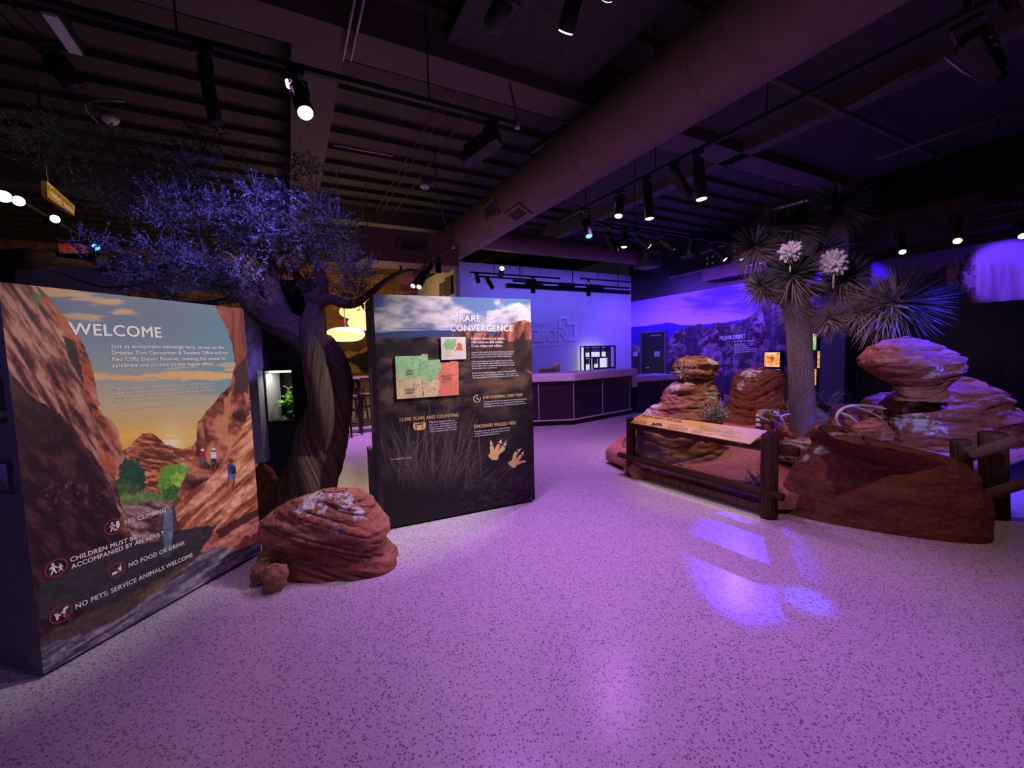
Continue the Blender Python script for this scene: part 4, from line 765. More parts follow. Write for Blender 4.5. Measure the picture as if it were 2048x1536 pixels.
# ================================================================ ROCKS
def set_lichen(me, fn):
    ca = me.attributes.new('lichen', 'FLOAT', 'POINT'); ca.data.foreach_set('value', [fn(v.co) for v in me.vertices])
def rock_mesh(levels, Y, ry=.8, n=90, mrows=64, amp=.02, strata=.018, big=.05, seed=0, ycs=None, expo=2.4, freq=7.0, zmin=None, tilt=0.0):
    """levels: (row px, left px, right px) outline of the rock standing at distance Y; ry: depth relative to half width"""
    LV = []
    for i, (py, l, r) in enumerate(levels):
        a = at(l, py, Y); b = at(r, py, Y); c = (a+b)/2; LV.append((c.z, c.x, (ycs[i] if ycs else Y), max(.01, (b-a).length/2)))
    zt, zb = LV[0][0], LV[-1][0]
    if zmin is not None: zb = min(zb, zmin); LV[-1] = (zb,)+LV[-1][1:]
    zs = [q[0] for q in LV][::-1]; rows = []
    for i in range(mrows+1):
        t = i/mrows; z = zt+(zb-zt)*t
        rows.append((z,)+tuple(float(np.interp(z, zs, [q[k] for q in LV][::-1])) for k in (1, 2, 3)))
    vs = []; fs = []; rx = Vector((1, 0, 0))
    for i, (z, cx, cy, w) in enumerate(rows):
        for j in range(n):
            a = 2*math.pi*j/n; ca, sa = math.cos(a), math.sin(a); q = (abs(ca)**expo+abs(sa)**expo)**(-1/expo)
            rr = q*w; d = Vector((ca, sa*ry, 0)); p = Vector((cx, cy, z))
            b = p+d*rr
            nb = noise.fractal(Vector((b.x*2.1+seed, b.y*2.1, b.z*2.1)), 1, 2.0, 3)*big*min(1, w/.2)
            ns = noise.fractal(Vector((b.x*1.3+seed*2, b.y*1.3, (b.z+tilt*b.x)*freq+noise.noise(Vector((b.x*2, b.y*2, seed)))*1.2)), .8, 2.1, 4)*strata
            cv = noise.noise(Vector((b.x*1.1+seed*3, b.y*1.1, (b.z+tilt*b.x)*freq*1.3+noise.noise(Vector((b.x*1.6, b.y*1.6, seed)))*1.5))); ns -= strata*1.5*math.exp(-(cv/.07)**2)
            nf = noise.fractal(Vector((b.x*9, b.y*9, b.z*14+seed)), .9, 2.0, 3)*amp
            dd = Vector((ca, sa, 0)); vs.append(b+dd*(nb+ns+nf)+Vector((0, 0, nf*.5)))
    for i in range(mrows):
        for j in range(n): fs.append((i*n+j, (i+1)*n+j, (i+1)*n+(j+1) % n, i*n+(j+1) % n))
    # domed top
    z, cx, cy, w = rows[0]; base = 0; prev = list(range(n)); K = 7
    for k in range(1, K):
        t = k/K; ring = []
        for j in range(n):
            v0 = vs[j]; c = Vector((cx, cy, z)); p = c+(v0-c)*(1-t); p.z = z+(v0.z-z)*(1-t)+w*.10*(1-(1-t)**2)+noise.fractal(Vector((p.x*6+seed, p.y*6, 3)), 1, 2, 3)*amp*1.5*min(1, w/.15); ring.append(len(vs)); vs.append(p)
        for j in range(n): fs.append((prev[j], prev[(j+1) % n], ring[(j+1) % n], ring[j])[::-1])
        prev = ring
    fs.append(tuple(prev)[::1]); 
    return vs, fs
RED = rockmat('red_rock', (.30, .115, .065), (.16, .055, .035), (.42, .19, .115), 1, 8)
TAN = rockmat('tan_rock', (.36, .17, .095), (.15, .065, .04), (.50, .28, .17), 1, 7)
BRN = rockmat('brown_rock', (.20, .075, .042), (.13, .045, .028), (.26, .105, .062), 1, 5)
OCH = rockmat('ochre_stone', (.36, .19, .08), (.20, .09, .035), (.46, .27, .13), 1, 3)
GRY = rockmat('grey_violet_rock', (.24, .18, .20), (.10, .07, .08), (.40, .32, .36), 0, 6)
def rock(name, label, levels, Y, mat, group=None, lich=None, parent=None, part=None, **kw):
    vs, fs = rock_mesh(levels, Y, **kw); mb = MB(); mb.add(vs, fs)
    zb = min(v.z for v in vs); cx = sum(v.x for v in vs)/len(vs); cy = sum(v.y for v in vs)/len(vs)
    if parent is None: o = mb.build(name, mat, None, True, (cx, cy, zb)); tag(o, label, 'rock', group)
    else: o = mb.build(part, mat, parent, True)
    L0 = wloc(o)
    if hasattr(lich, 'snap'): lich.snap(vs)
    set_lichen(o.data, (lambda c: lich(c+L0)) if lich else (lambda c: 0.0)); return o
def pxof(P):
    x, y = projn(np.array([P])); return float(x[0]), float(y[0])
class lich_px:
    """patches of lichen: (row and column in the photo, distance, radius in metres), snapped onto the rock's surface"""
    def __init__(s, spots): s.sp = spots; s.c = None
    def snap(s, vs):
        V = np.array([tuple(v) for v in vs]); X, Y = projn(V); s.c = []
        for x, y, d, r in s.sp:
            k = np.hypot(X-x, Y-y)+V[:, 1]*18; i = int(np.argmin(k)); s.c.append((Vector(V[i]), r))
    def __call__(s, c): return max([max(0.0, 1.04-((c-q).length/r)**2*.35) for q, r in s.c]+[0.0])
rock('lichen_boulder', 'red sandstone boulder with pale lichen at the foot of the twisted tree', [(979, 652, 690), (984, 628, 712), (994, 600, 726), (1006, 570, 736), (1018, 550, 744), (1032, 538, 757), (1050, 532, 774), (1064, 538, 779), (1073, 556, 778), (1082, 570, 776), (1096, 572, 780), (1108, 566, 794), (1122, 560, 799), (1142, 554, 794), (1165, 546, 774), (1184, 540, 740)], 2.98, RED, lich=lich_px([(632, 1003, 2.75, .16), (690, 1000, 2.75, .10), (715, 1032, 2.7, .08), (672, 1058, 2.7, .05), (605, 1015, 2.7, .08)]), ry=.62, strata=.012, big=.03, seed=3, zmin=-.01, n=140, mrows=110, freq=17, tilt=.32, expo=2.9, amp=.012)
SB = 'loose stones beside the welcome board'
rock('stone', 'angular tan stone farthest forward at the foot of the lichen boulder', [(1128, 536, 556), (1136, 524, 570), (1150, 520, 576), (1168, 522, 577), (1185, 520, 560)], 2.62, OCH, SB, n=28, mrows=16, ry=.8, strata=.006, big=.05, seed=11, expo=1.5, zmin=-.01)
rock('stone', 'rounded reddish stone left of the angular stone, against the board', [(1118, 520, 536), (1126, 508, 540), (1145, 500, 542), (1165, 500, 535)], 2.72, OCH, SB, n=28, mrows=16, ry=.8, strata=.006, big=.04, seed=12, zmin=-.01)
rock('stone', 'upper tan stone wedged between welcome board and boulder', [(1040, 526, 548), (1052, 523, 560), (1078, 522, 562), (1092, 524, 556)], 3.02, OCH, SB, n=28, mrows=16, ry=.7, strata=.006, big=.04, seed=13)
rock('stone', 'middle brown stone stacked below the wedged tan stone', [(1090, 524, 552), (1100, 520, 560), (1120, 522, 562), (1135, 526, 556)], 2.86, OCH, SB, n=28, mrows=16, ry=.7, strata=.006, big=.04, seed=14)
rock('backing_rock', 'dark ochre rock behind the welcome board below the black cabinet', [(925, 520, 530), (940, 512, 545), (965, 510, 556), (1000, 508, 560), (1035, 505, 562)], 3.75, BRN, None, n=40, mrows=24, ry=.6, strata=.012, big=.05, seed=15, zmin=-.01)
# ================================================================ JUNIPER TREE
BARK = None
def barkmat(name, dark, mid, light, sc=3.0):
    mt, nt, b = newmat(name); L = nt.links.new; b.inputs['Roughness'].default_value = .9; b.inputs['Specular IOR Level'].default_value = .15
    at_ = nt.nodes.new('ShaderNodeAttribute'); at_.attribute_name = 'grain'
    n1 = nt.nodes.new('ShaderNodeTexNoise'); n1.inputs['Scale'].default_value = sc; n1.inputs['Detail'].default_value = 9; n1.inputs['Roughness'].default_value = .65
    L(at_.outputs['Vector'], n1.inputs['Vector']); rp = nt.nodes.new('ShaderNodeValToRGB'); e = rp.color_ramp.elements
    e[0].position = .34; e[0].color = (*dark, 1); e[1].position = .70; e[1].color = (*light, 1); x = e.new(.5); x.color = (*mid, 1)
    L(n1.outputs[0], rp.inputs[0]); L(rp.outputs[0], b.inputs['Base Color']); bp = nt.nodes.new('ShaderNodeBump'); bp.inputs['Strength'].default_value = 1.0; bp.inputs['Distance'].default_value = .03
    L(n1.outputs[0], bp.inputs['Height']); L(bp.outputs[0], b.inputs['Normal']); return mt
JB = barkmat('juniper_bark', (.05, .031, .023), (.15, .10, .072), (.25, .17, .125), 5.5)
YB = barkmat('yucca_bark', (.14, .11, .11), (.27, .22, .21), (.44, .38, .37), 9.0)
def smooth_path(pts, n):
    P = [Vector(p[0]) for p in pts]; R = [p[1] for p in pts]; out = []; k = len(P)
    for i in range(n):
        t = i/(n-1)*(k-1); a = min(int(t), k-2); f = t-a
        p0, p1, p2, p3 = P[max(a-1, 0)], P[a], P[a+1], P[min(a+2, k-1)]
        q = .5*((2*p1)+(p2-p0)*f+(2*p0-5*p1+4*p2-p3)*f*f+(3*p1-p0-3*p2+p3)*f**3)
        out.append((q, R[a]+(R[a+1]-R[a])*f))
    return out
def limb(mb, gr, pts, n=30, m=24, twist=1.2, ridge=.14, seed=0, tile=1.0, gz=.45):
    sp = smooth_path(pts, n); base = len(mb.v); P = [s[0] for s in sp]; u = None; ln = 0
    vs = []
    for i in range(n):
        t = (P[min(i+1, n-1)]-P[max(i-1, 0)]).normalized()
        if u is None: u = t.cross(Vector((0, 1, 0)) if abs(t.y) < .9 else Vector((1, 0, 0))).normalized()
        u = (u-t*u.dot(t)).normalized(); w = t.cross(u); r = sp[i][1]; ln += (P[i]-P[i-1]).length if i else 0
        for j in range(m):
            a = 2*math.pi*j/m; tw = a+twist*ln*1.6
            k = 1+ridge*(noise.noise(Vector((math.cos(tw)*2.2+seed, math.sin(tw)*2.2, ln*.8)))+.5*noise.noise(Vector((math.cos(tw)*6+seed, math.sin(tw)*6, ln*1.6))))
            vs.append(P[i]+(u*math.cos(a)+w*math.sin(a))*(r*k)); gr.append((math.cos(tw)*1.6*tile+seed, math.sin(tw)*1.6*tile, ln*gz))
    fs = [(i*m+j, i*m+(j+1) % m, (i+1)*m+(j+1) % m, (i+1)*m+j) for i in range(n-1) for j in range(m)]
    fs += [tuple(range(m-1, -1, -1)), tuple((n-1)*m+j for j in range(m))]; mb.add(vs, fs)
def grain(o, gr):
    ca = o.data.attributes.new('grain', 'FLOAT_VECTOR', 'POINT'); ca.data.foreach_set('vector', [x for g in gr for x in g])
TY = 3.72
def T(px, py, r, dy=0): return (at(px, py, TY+dy), r*(TY+dy)/FPX)
jt = root('juniper_tree', 'twisted dark juniper tree between the two printed boards', 'tree', at(605, 1015, TY)*1.0)
mb = MB(); gr = []
limb(mb, gr, [T(592, 1040, 62, .05), T(604, 1003, 56, .03), T(618, 965, 54), T(632, 930, 51), T(648, 865, 46), T(661, 810, 41), T(668, 760, 36, .05), T(656, 712, 31, .06), T(640, 680, 22, .08)], 46, 40, 2.2, .15, 1)
limb(mb, gr, [T(650, 900, 16, -.12), T(650, 850, 22, -.16), T(643, 800, 25, -.18), T(634, 750, 25, -.18), T(628, 700, 24, -.14), T(624, 655, 22, -.06), T(631, 615, 18), T(634, 590, 16)], 36, 30, -1.5, .14, 5)
limb(mb, gr, [T(628, 700, 24, -.05), T(608, 675, 30, 0), T(580, 655, 30, .02), T(545, 640, 25, .0), T(515, 618, 22, -.05), T(490, 590, 20, -.1), T(465, 572, 14, -.15), T(430, 560, 9, -.2)], 36, 24, 1, .13, 9)
limb(mb, gr, [T(575, 655, 24, .03), T(560, 625, 20, .05), T(548, 595, 18, .08), T(542, 560, 15, .1), T(538, 515, 11, .12), T(536, 470, 8, .12)], 26, 20, 1, .12, 13)
limb(mb, gr, [T(632, 600, 18), T(645, 575, 12, -.05), T(640, 545, 9, -.1), T(620, 510, 7, -.1), T(600, 470, 5, -.1)], 22, 16, 1, .1, 17)
limb(mb, gr, [T(634, 605, 16), T(660, 598, 11, -.06), T(690, 608, 9, -.1), T(715, 605, 8, -.12), T(742, 585, 6, -.15), T(780, 556, 4.5, -.2), T(812, 541, 3, -.2), T(845, 540, 1.5, -.2)], 30, 14, 1, .08, 21)
limb(mb, gr, [T(800, 548, 3.6, -.2), T(802, 538, 2.4, -.2), T(800, 530, 1.2, -.2)], 8, 8, 0, .05, 22)
limb(mb, gr, [T(628, 610, 15), T(612, 580, 10, .05), T(596, 555, 8, .08), T(580, 530, 6, .1)], 16, 14, 1, .1, 23)
limb(mb, gr, [T(490, 592, 14, -.1), T(455, 600, 7, -.2), T(410, 606, 5, -.3), T(350, 606, 3, -.45)], 16, 10, 1, .08, 25)
limb(mb, gr, [T(495, 595, 10, -.1), T(470, 560, 6, 0), T(440, 520, 5, .05), T(400, 480, 4, .05), T(395, 420, 3.5, .05)], 20, 10, 1, .08, 27)
limb(mb, gr, [T(540, 540, 9, .1), T(510, 505, 6, .1), T(470, 475, 4, .05), T(420, 455, 3, 0)], 16, 10, 1, .08, 29)
limb(mb, gr, [T(440, 520, 4, .05), T(350, 530, 4, -.1), T(260, 545, 3, -.2), T(190, 530, 1.5, -.3)], 16, 8, 1, .06, 31)
limb(mb, gr, [T(330, 560, 3, -.3), T(230, 575, 2.5, -.5), T(170, 565, 2, -.6), T(120, 545, 1, -.7)], 12, 8, 0, .05, 33)
to = mb.build('trunk', JB, jt, True); grain(to, gr)
def leafmat(name, c0, c1):
    mt, nt, b = newmat(name); L = nt.links.new; at_ = nt.nodes.new('ShaderNodeAttribute'); at_.attribute_name = 'tint'
    rp = nt.nodes.new('ShaderNodeValToRGB'); rp.color_ramp.elements[0].color = (*c0, 1); rp.color_ramp.elements[1].color = (*c1, 1)
    L(at_.outputs['Fac'], rp.inputs[0]); L(rp.outputs[0], b.inputs['Base Color']); b.inputs['Roughness'].default_value = .55; b.inputs['Specular IOR Level'].default_value = .3; return mt
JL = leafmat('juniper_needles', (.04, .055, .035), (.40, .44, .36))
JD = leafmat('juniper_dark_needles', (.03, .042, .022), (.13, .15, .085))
def foliage(parent, c, r, ntw, mat, seed, squash=.72, leaf=.0145):
    R = random.Random(seed); mb = MB(); tint = []; c = Vector(c)
    subs = []
    for k in range(7 if r > .15 else 1):
        d = Vector((R.gauss(0, 1), R.gauss(0, 1), R.gauss(.12, .8))).normalized(); subs.append(c+Vector((d.x*r, d.y*r*.8, d.z*r*squash))*R.uniform(.45, .95))
    for k in range(ntw):
        d = Vector((R.gauss(0, 1), R.gauss(0, 1), R.gauss(.12, .75))).normalized(); rs = r*(.33 if len(subs) > 1 else .8); q = (subs[k % len(subs)] if len(subs) > 1 else c)+Vector((d.x*rs, d.y*rs, d.z*rs*squash))*R.uniform(.3, 1.1)
        dr = (d+Vector((R.gauss(0, .5), R.gauss(0, .5), R.gauss(.25, .4)))).normalized(); L_ = R.uniform(.07, .17); tv = R.uniform(.1, .9)
        s0 = dr.cross(Vector((R.gauss(0, 1), R.gauss(0, 1), R.gauss(0, 1)))).normalized(); n0 = len(mb.v)
        mb.add([q-s0*.0022, q+s0*.0022, q+dr*L_+s0*.0008, q+dr*L_-s0*.0008], [(0, 1, 2, 3)])
        for i in range(13):
            t = R.uniform(.15, 1.05); p = q+dr*(L_*t); e = (dr*.7+Vector((R.gauss(0, .8), R.gauss(0, .8), R.gauss(0, .8)))).normalized(); s = e.cross(Vector((R.gauss(0, 1), R.gauss(0, 1), R.gauss(0, 1)))).normalized(); l = leaf*R.uniform(.7, 1.8)
            mb.add([p, p+e*l*.5+s*l*.28, p+e*l, p+e*l*.5-s*l*.28], [(0, 1, 2, 3)])
        tint += [min(1, max(0, tv+R.gauss(0, .12)))]*(len(mb.v)-n0)
    o = mb.build('foliage', mat, parent); ca = o.data.attributes.new('tint', 'FLOAT', 'POINT'); ca.data.foreach_set('value', tint); return o
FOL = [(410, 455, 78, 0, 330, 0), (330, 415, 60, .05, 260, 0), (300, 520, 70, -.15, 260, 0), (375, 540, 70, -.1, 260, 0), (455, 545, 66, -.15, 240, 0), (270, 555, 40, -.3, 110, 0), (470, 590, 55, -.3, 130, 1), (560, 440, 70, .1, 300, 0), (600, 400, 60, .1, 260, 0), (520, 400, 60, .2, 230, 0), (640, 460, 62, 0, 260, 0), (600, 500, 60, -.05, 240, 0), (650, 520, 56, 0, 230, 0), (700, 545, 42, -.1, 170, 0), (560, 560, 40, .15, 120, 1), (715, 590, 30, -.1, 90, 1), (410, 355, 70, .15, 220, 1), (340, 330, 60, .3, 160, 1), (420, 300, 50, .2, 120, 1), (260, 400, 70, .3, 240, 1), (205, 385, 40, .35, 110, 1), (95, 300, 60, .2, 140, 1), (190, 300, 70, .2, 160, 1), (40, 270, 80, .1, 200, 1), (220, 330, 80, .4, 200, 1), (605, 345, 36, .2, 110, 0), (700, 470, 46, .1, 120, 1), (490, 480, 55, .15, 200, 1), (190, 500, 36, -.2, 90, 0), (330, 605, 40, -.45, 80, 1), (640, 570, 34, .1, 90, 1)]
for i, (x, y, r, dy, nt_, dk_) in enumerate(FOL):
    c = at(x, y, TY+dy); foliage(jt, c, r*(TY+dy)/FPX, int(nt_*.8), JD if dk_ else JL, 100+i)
# ================================================================ TERRARIUM CABINET behind the tree
CY = 4.55
cl0 = at(522, 900, CY); cr0 = at(612, 900, CY); ctz = at(560, 560, CY).z
tc_ = root('terrarium_cabinet', 'tall black cabinet with lit glass terrarium window behind the twisted tree', 'cabinet', Vector(((cl0.x+cr0.x)/2, CY+.2, 0)))
w0 = at(527, 740, CY); w1 = at(593, 843, CY); X0, X1, WX0, WX1, WZ1, WZ0 = cl0.x, cr0.x+.12, w0.x, w1.x, w0.z, w1.z; D = .42
mb = MB()
def bx(x0, x1, y0, y1, z0, z1): mb.box(((x0+x1)/2, (y0+y1)/2, (z0+z1)/2), x1-x0, y1-y0, z1-z0)
bx(X0, X1, CY, CY+D, 0, WZ0); bx(X0, X1, CY, CY+D, WZ1, ctz); bx(X0, WX0, CY, CY+D, WZ0, WZ1); bx(WX1, X1, CY, CY+D, WZ0, WZ1); bx(WX0, WX1, CY+D-.02, CY+D, WZ0, WZ1)
mb.build('carcass', BLACK, tc_)
mb = MB(); fw = .022
for z in (WZ0, WZ1): bx(WX0-fw, WX1+fw, CY-.02, CY+.01, z-fw/2, z+fw/2)
for x in (WX0, WX1): bx(x-fw/2, x+fw/2, CY-.02, CY+.01, WZ0, WZ1)
mb.build('window_frame', BLACKM, tc_)
mb = MB(); mb.add([(WX0, CY-.002, WZ0), (WX1, CY-.002, WZ0), (WX1, CY-.002, WZ1), (WX0, CY-.002, WZ1)], [(0, 1, 2, 3)]); mb.build('glass_front', GLASS, tc_)
mb = MB(); bx(WX0+.01, WX1-.01, CY+D-.03, CY+D-.022, WZ0, WZ1); mb.build('back_lining', pmat('lining', (.012, .013, .01), .8, var=.4, scale=6), tc_)
mb = MB(); bx(WX0+.03, WX1-.03, CY+.05, CY+.11, WZ1-.035, WZ1-.012); mb.build('lamp', emat('terrarium_lamp', (.95, 1, .85), 2), tc_)
area((WX0/2+WX1/2, CY+.08, WZ1-.04), (WX0/2+WX1/2, CY+.14, WZ0), 1.1, (1.0, .98, .78), .25, .06)
TRIM = pmat('trim_white', (.60, .56, .66), .5, var=.02)
tz1 = at(505, 565, CY-.1).z; tz0 = at(515, 926, CY-.1).z
mb = MB(); xa = at(506, 740, CY-.1).x; bx(xa-.05, xa+.055, CY-.12, CY+.3, tz0, tz1); mb.build('side_trim', TRIM, tc_)
mb = MB(); bx(xa-.045, xa+.05, CY-.06, CY+.3, .0, tz0); mb.build('trim_foot', BLACK, tc_)
# contents
so_ = MB(); so_.ball(Vector(((WX0+WX1)/2, CY+D/2, WZ0)), (WX1-WX0)/2-.02, D/2-.05, .05, 20, 8, lambda d: 1+.2*noise.noise(d*3)); tag(so_.build('moss_mound', pmat('moss', (.24, .21, .06), .9, var=.5, scale=18, bump=.6), None, True, ((WX0+WX1)/2, CY+D/2, WZ0)), 'mossy yellow-green mound on the terrarium floor', 'moss')
def plant(name, label, base, n, L0, mat, seed, w=.022, spread=.9):
    R = random.Random(seed); r = root(name, label, 'plant', base); mb = MB(); lv = MB()
    for k in range(n):
        a = R.uniform(0, 2*math.pi); e = R.uniform(.25, 1.2); d = Vector((math.cos(a)*math.cos(e)*spread, math.sin(a)*math.cos(e)*.6, math.sin(e))); L_ = L0*R.uniform(.5, 1.0); p = [Vector(base)+d*(L_*t)-Z*(.25*L_*t*t) for t in (0, .5, 1)]
        mb.tube(p, [.003, .002, .0015], 5)
        for t in (.4, .6, .8, 1.0):
            q = Vector(base)+d*(L_*t)-Z*(.25*L_*t*t); e2 = (d+Vector((R.gauss(0, .7), R.gauss(0, .7), R.gauss(0, .4)))).normalized(); s = e2.cross(Vector((R.gauss(0, .4), R.gauss(0, .4), 1))).normalized(); l = L0*R.uniform(.22, .4)
            lv.add([q, q+e2*l*.35+s*w, q+e2*l*.75+s*w*.6, q+e2*l-Z*.01, q+e2*l*.75-s*w*.6, q+e2*l*.35-s*w], [(0, 1, 2, 3), (0, 3, 4, 5)])
    mb.build('stems', pmat('stem_green', (.10, .14, .04), .7), r); lv.build('leaves', mat, r); return r
LG = pmat('bright_leaf', (.17, .42, .045), .45, var=.3, scale=20); DG = pmat('deep_leaf', (.05, .14, .035), .45, var=.3, scale=20)
def tp(u, v, y): return Vector((WX0+(WX1-WX0)*u, CY+y, WZ0+(WZ1-WZ0)*v))
plant('leafy_plant', 'bright green leafy plant spilling through the terrarium', tp(.68, .24, .2), 26, .24, LG, 3)
plant('leafy_plant', 'dark green low leafy plant at the terrarium front', tp(.66, .06, .1), 16, .13, DG, 4, .02)
mb = MB(); gr = []; limb(mb, gr, [(tp(.42, .16, .26), .010), (tp(.40, .45, .25), .009), (tp(.46, .6, .22), .008), (tp(.62, .635, .2), .007), (tp(.8, .58, .2), .005)], 20, 8, 1, .1, 3); limb(mb, gr, [(tp(.42, .6, .23), .007), (tp(.33, .66, .2), .006), (tp(.28, .645, .2), .004)], 8, 8, 1, .1, 4); o = mb.build('perch_branch', pmat('pale_branch', (.40, .34, .24), .8, var=.3), None, True, tp(.42, .1, .26)); grain(o, gr); tag(o, 'pale forked perch branch inside the terrarium', 'branch')
# ================================================================ DESERT EXHIBIT
FL = fl(1262, 952); FR = fl(1537, 1035); FD = (FR-FL).normalized(); FN = Vector((FD.y, -FD.x, 0))     # fence line, FN points to the visitors
if FN.dot(CAM-FL) < 0: FN = -FN
outline = [FL-FD*.12-FN*.06, FR-FN*.08, Vector((2.75, 3.62, 0)), Vector((3.5, 3.45, 0)), fl(2040, 992)+Vector((.0, .12, 0)), Vector((6.2, 4.7, 0)), W(3.4, 9.6), W(6.6, 9.3), Vector((3.9, 7.6, 0)), Vector((1.75, 6.35, 0)), Vector((1.22, 5.5, 0))]
def densify(P, st=.08):
    out = []
    for i in range(len(P)):
        a, b = P[i], P[(i+1) % len(P)]; k = max(1, int((b-a).length/st)); out += [a+(b-a)*(j/k) for j in range(k)]
    return out
ol = densify(outline); cen = Vector((3.55, 5.3, 0))
pf = root('exhibit_platform', 'low sand-covered desert exhibit platform behind the log fence', 'platform', cen)
def sandz(p):
    d = max(0, min(1, ((p-FL).dot(-FN))/2.2)); return .165+.17*d+.05*noise.fractal(Vector((p.x*1.6, p.y*1.6, 0)), 1, 2, 3)*min(1, .3+d)+.012*noise.fractal(Vector((p.x*9, p.y*9, 2)), 1, 2, 3)
mb = MB(); K = 46; n = len(ol); vs = []; fs = []
for k in range(K+1):
    t = 1-k/K*.97
    for p in ol:
        q = cen+(p-cen)*t; z = sandz(q); vs.append(Vector((q.x, q.y, z)))
for k in range(K):
    for j in range(n): fs.append((k*n+j, k*n+(j+1) % n, (k+1)*n+(j+1) % n, (k+1)*n+j))
fs.append(tuple(K*n+j for j in range(n)))
b0_ = len(vs)
for p in ol: vs.append(Vector((p.x, p.y, .05)))
for j in range(n): fs.append((b0_+j, b0_+(j+1) % n, (j+1) % n, j))
mb.add(vs, fs); SAND = rockmat('red_sand', (.40, .165, .115), (.28, .10, .07), (.50, .24, .17), 0, 1.0); mb.build('sand_bed', SAND, pf, True)
mb = MB(); mb.prism([P2(cen+(p-cen)*.96) for p in outline], 0, .06); mb.build('recessed_base', BLACK, pf)
mb = MB()
for i in range(2, 6):
    a, b = outline[i], outline[i+1] if i+1 < len(outline) else outline[0]; mb.bar(Vector((a.x, a.y, .14)), Vector((b.x, b.y, .14)), .03, .26)
mb.build('black_skirt', BLACK, pf)
mb = MB(); q0 = FL-FD*.05; q1 = FR
mb.bar(q0+Z*.075, q1+Z*.075, .05, .06); mb.build('timber_kerb', WOOD, pf)
mb = MB(); mb.bar(q0+Z*.04-FN*.03, q1+Z*.04-FN*.03, .015); mb.build('glow_strip', emat('kerb_glow', (1, .86, .62), .15), pf)
area((q0+q1)/2+Z*.042+FN*.03, (q0+q1)/2+FN*.25, .14, (1, .84, .70), (q1-q0).length, .02)
# glass guard in the fence
mb = MB(); g0 = FL+FD*.07-FN*.0; g1 = FR-FD*.075; mb.slab([g0+Z*.15, g1+Z*.15, g1+Z*.60, g0+Z*.60], -FN*.008); tag(mb.build('glass_guard', GLASS, None, False, (g0+g1)/2+Z*.15), 'clear glass guard pane between the log fence posts', 'glass pane')
fe = root('log_fence', 'rustic timber fence rails and posts carrying the yellow sign', 'fence', FL)
def log(mbx, gr, a, b, r, n=14, m=14, sd=0, rg=.16): limb(mbx, gr, [(Vector(a), r), ((Vector(a)+Vector(b))/2, r*1.03), (Vector(b), r*.97)], n, m, .2, rg, sd, .8)
FW = barkmat('log_grain', (.035, .018, .010), (.115, .062, .034), (.20, .115, .065), 4.0)
for nm, p, h, r in (('post', FL, .70, .048), ('post', FL+FD*.10-FN*.05, .66, .04), ('post', FR, .735, .066)):
    mb = MB(); gr = []; log(mb, gr, p, p+Z*h, r, 16, 16, 3+r*90); o = mb.build(nm, FW, fe, True); grain(o, gr)
for a, b, r, s in ((FL-FD*.16+Z*.235+FN*.03, FR+FD*.13+Z*.225+FN*.03, .036, 8), (FL+Z*.60-FN*.03, FR+FD*.20+Z*.61-FN*.05, .042, 9)):
    mb = MB(); gr = []; log(mb, gr, a, b, r, 26, 12, s); o = mb.build('rail', FW, fe, True); grain(o, gr)
# yellow interpretive sign
nl, nr_, fr_, fl_ = fl(1252, 843, .655), fl(1500, 888, .64), fl(1535, 861, .735), fl(1283, 828, .745)
sg = root('tortoise_sign', 'slanted yellow MOJAVE DESERT TORTOISE sign on the log fence', 'sign', (nl+nr_)/2)
sn = (nr_-nl).cross(fl_-nl).normalized()
if sn.z < 0: sn = -sn
YEL = pmat('sign_yellow', (.86, .66, .05), .45, var=.06, scale=3)
mb = MB(); mb.slab([nl, nr_, fr_, fl_], -sn*.012); mb.build('panel', YEL, sg, bevel=.002)
mb = MB()
for t in (.08, .93):
    p = (nl+(nr_-nl)*t+fl_+(fr_-fl_)*t)/2; mb.bar(p-sn*.015, Vector((p.x, p.y, p.z-.10)), .05, .03); mb.bar(nl+(nr_-nl)*t-sn*.02, fl_+(fr_-fl_)*t-sn*.02, .04, .015)
mb.build('bracket', GREY, sg)
HS = lambda x, y: onplane(x, y, nl, sn); sup = ((fl_-nl)-(nr_-nl).normalized()*(fl_-nl).dot((nr_-nl).normalized())).normalized()
letters('heading', [('MOJAVE DESERT TORTOISE', (1283, 833.5), (1362, 844), 4)], HS, sup, sn, DTXT, sg, .03, .002)
for ln_ in ([('The desert tortoise digs', (1266, 842), (1294, 845.5), 2), ('a burrow to escape the heat', (1262, 844.5), (1292, 848), 2)], [('Habitat and range', (1340, 850), (1366, 853.5), 2.2), ('Sandy flats with creosote bush', (1335, 854), (1376, 859), 2.2), ('and low desert washes', (1334, 857), (1372, 862), 2.2)], [('Diet and life span', (1400, 852), (1418, 854), 2.2), ('Wildflowers, grasses, cactus', (1398, 855), (1440, 861), 2.2), ('can live eighty years or more', (1396, 858.5), (1442, 864), 2.2)], [('Threatened species', (1384, 861.5), (1404, 864), 2.2), ('Please keep to the path', (1382, 864.5), (1424, 869.5), 2.2)], [('Size', (1458, 860), (1464, 861), 2.2), ('Up to fifteen inches', (1452, 862.5), (1482, 866.5), 2.2)], [('Did you know', (1448, 866), (1466, 868.5), 2.2), ('Tortoises hold water for a year', (1440, 871), (1482, 877), 2.2)]): letters('body_text', ln_, HS, sup, sn, DTXT, sg, .0, .002)
mb = MB(); q_ = lambda L: [(x/6.4+1240, y/6.4+820) for x, y in L]
mb.slab([HS(*p)+sn*.003 for p in q_([(385, 192), (415, 182), (418, 160), (440, 166), (450, 178), (480, 170), (520, 170), (540, 182), (535, 206), (515, 208), (505, 198), (450, 198), (440, 208), (425, 204), (430, 192), (388, 198)])], -sn*.001); mb.build('tortoise_silhouette', DTXT, sg)
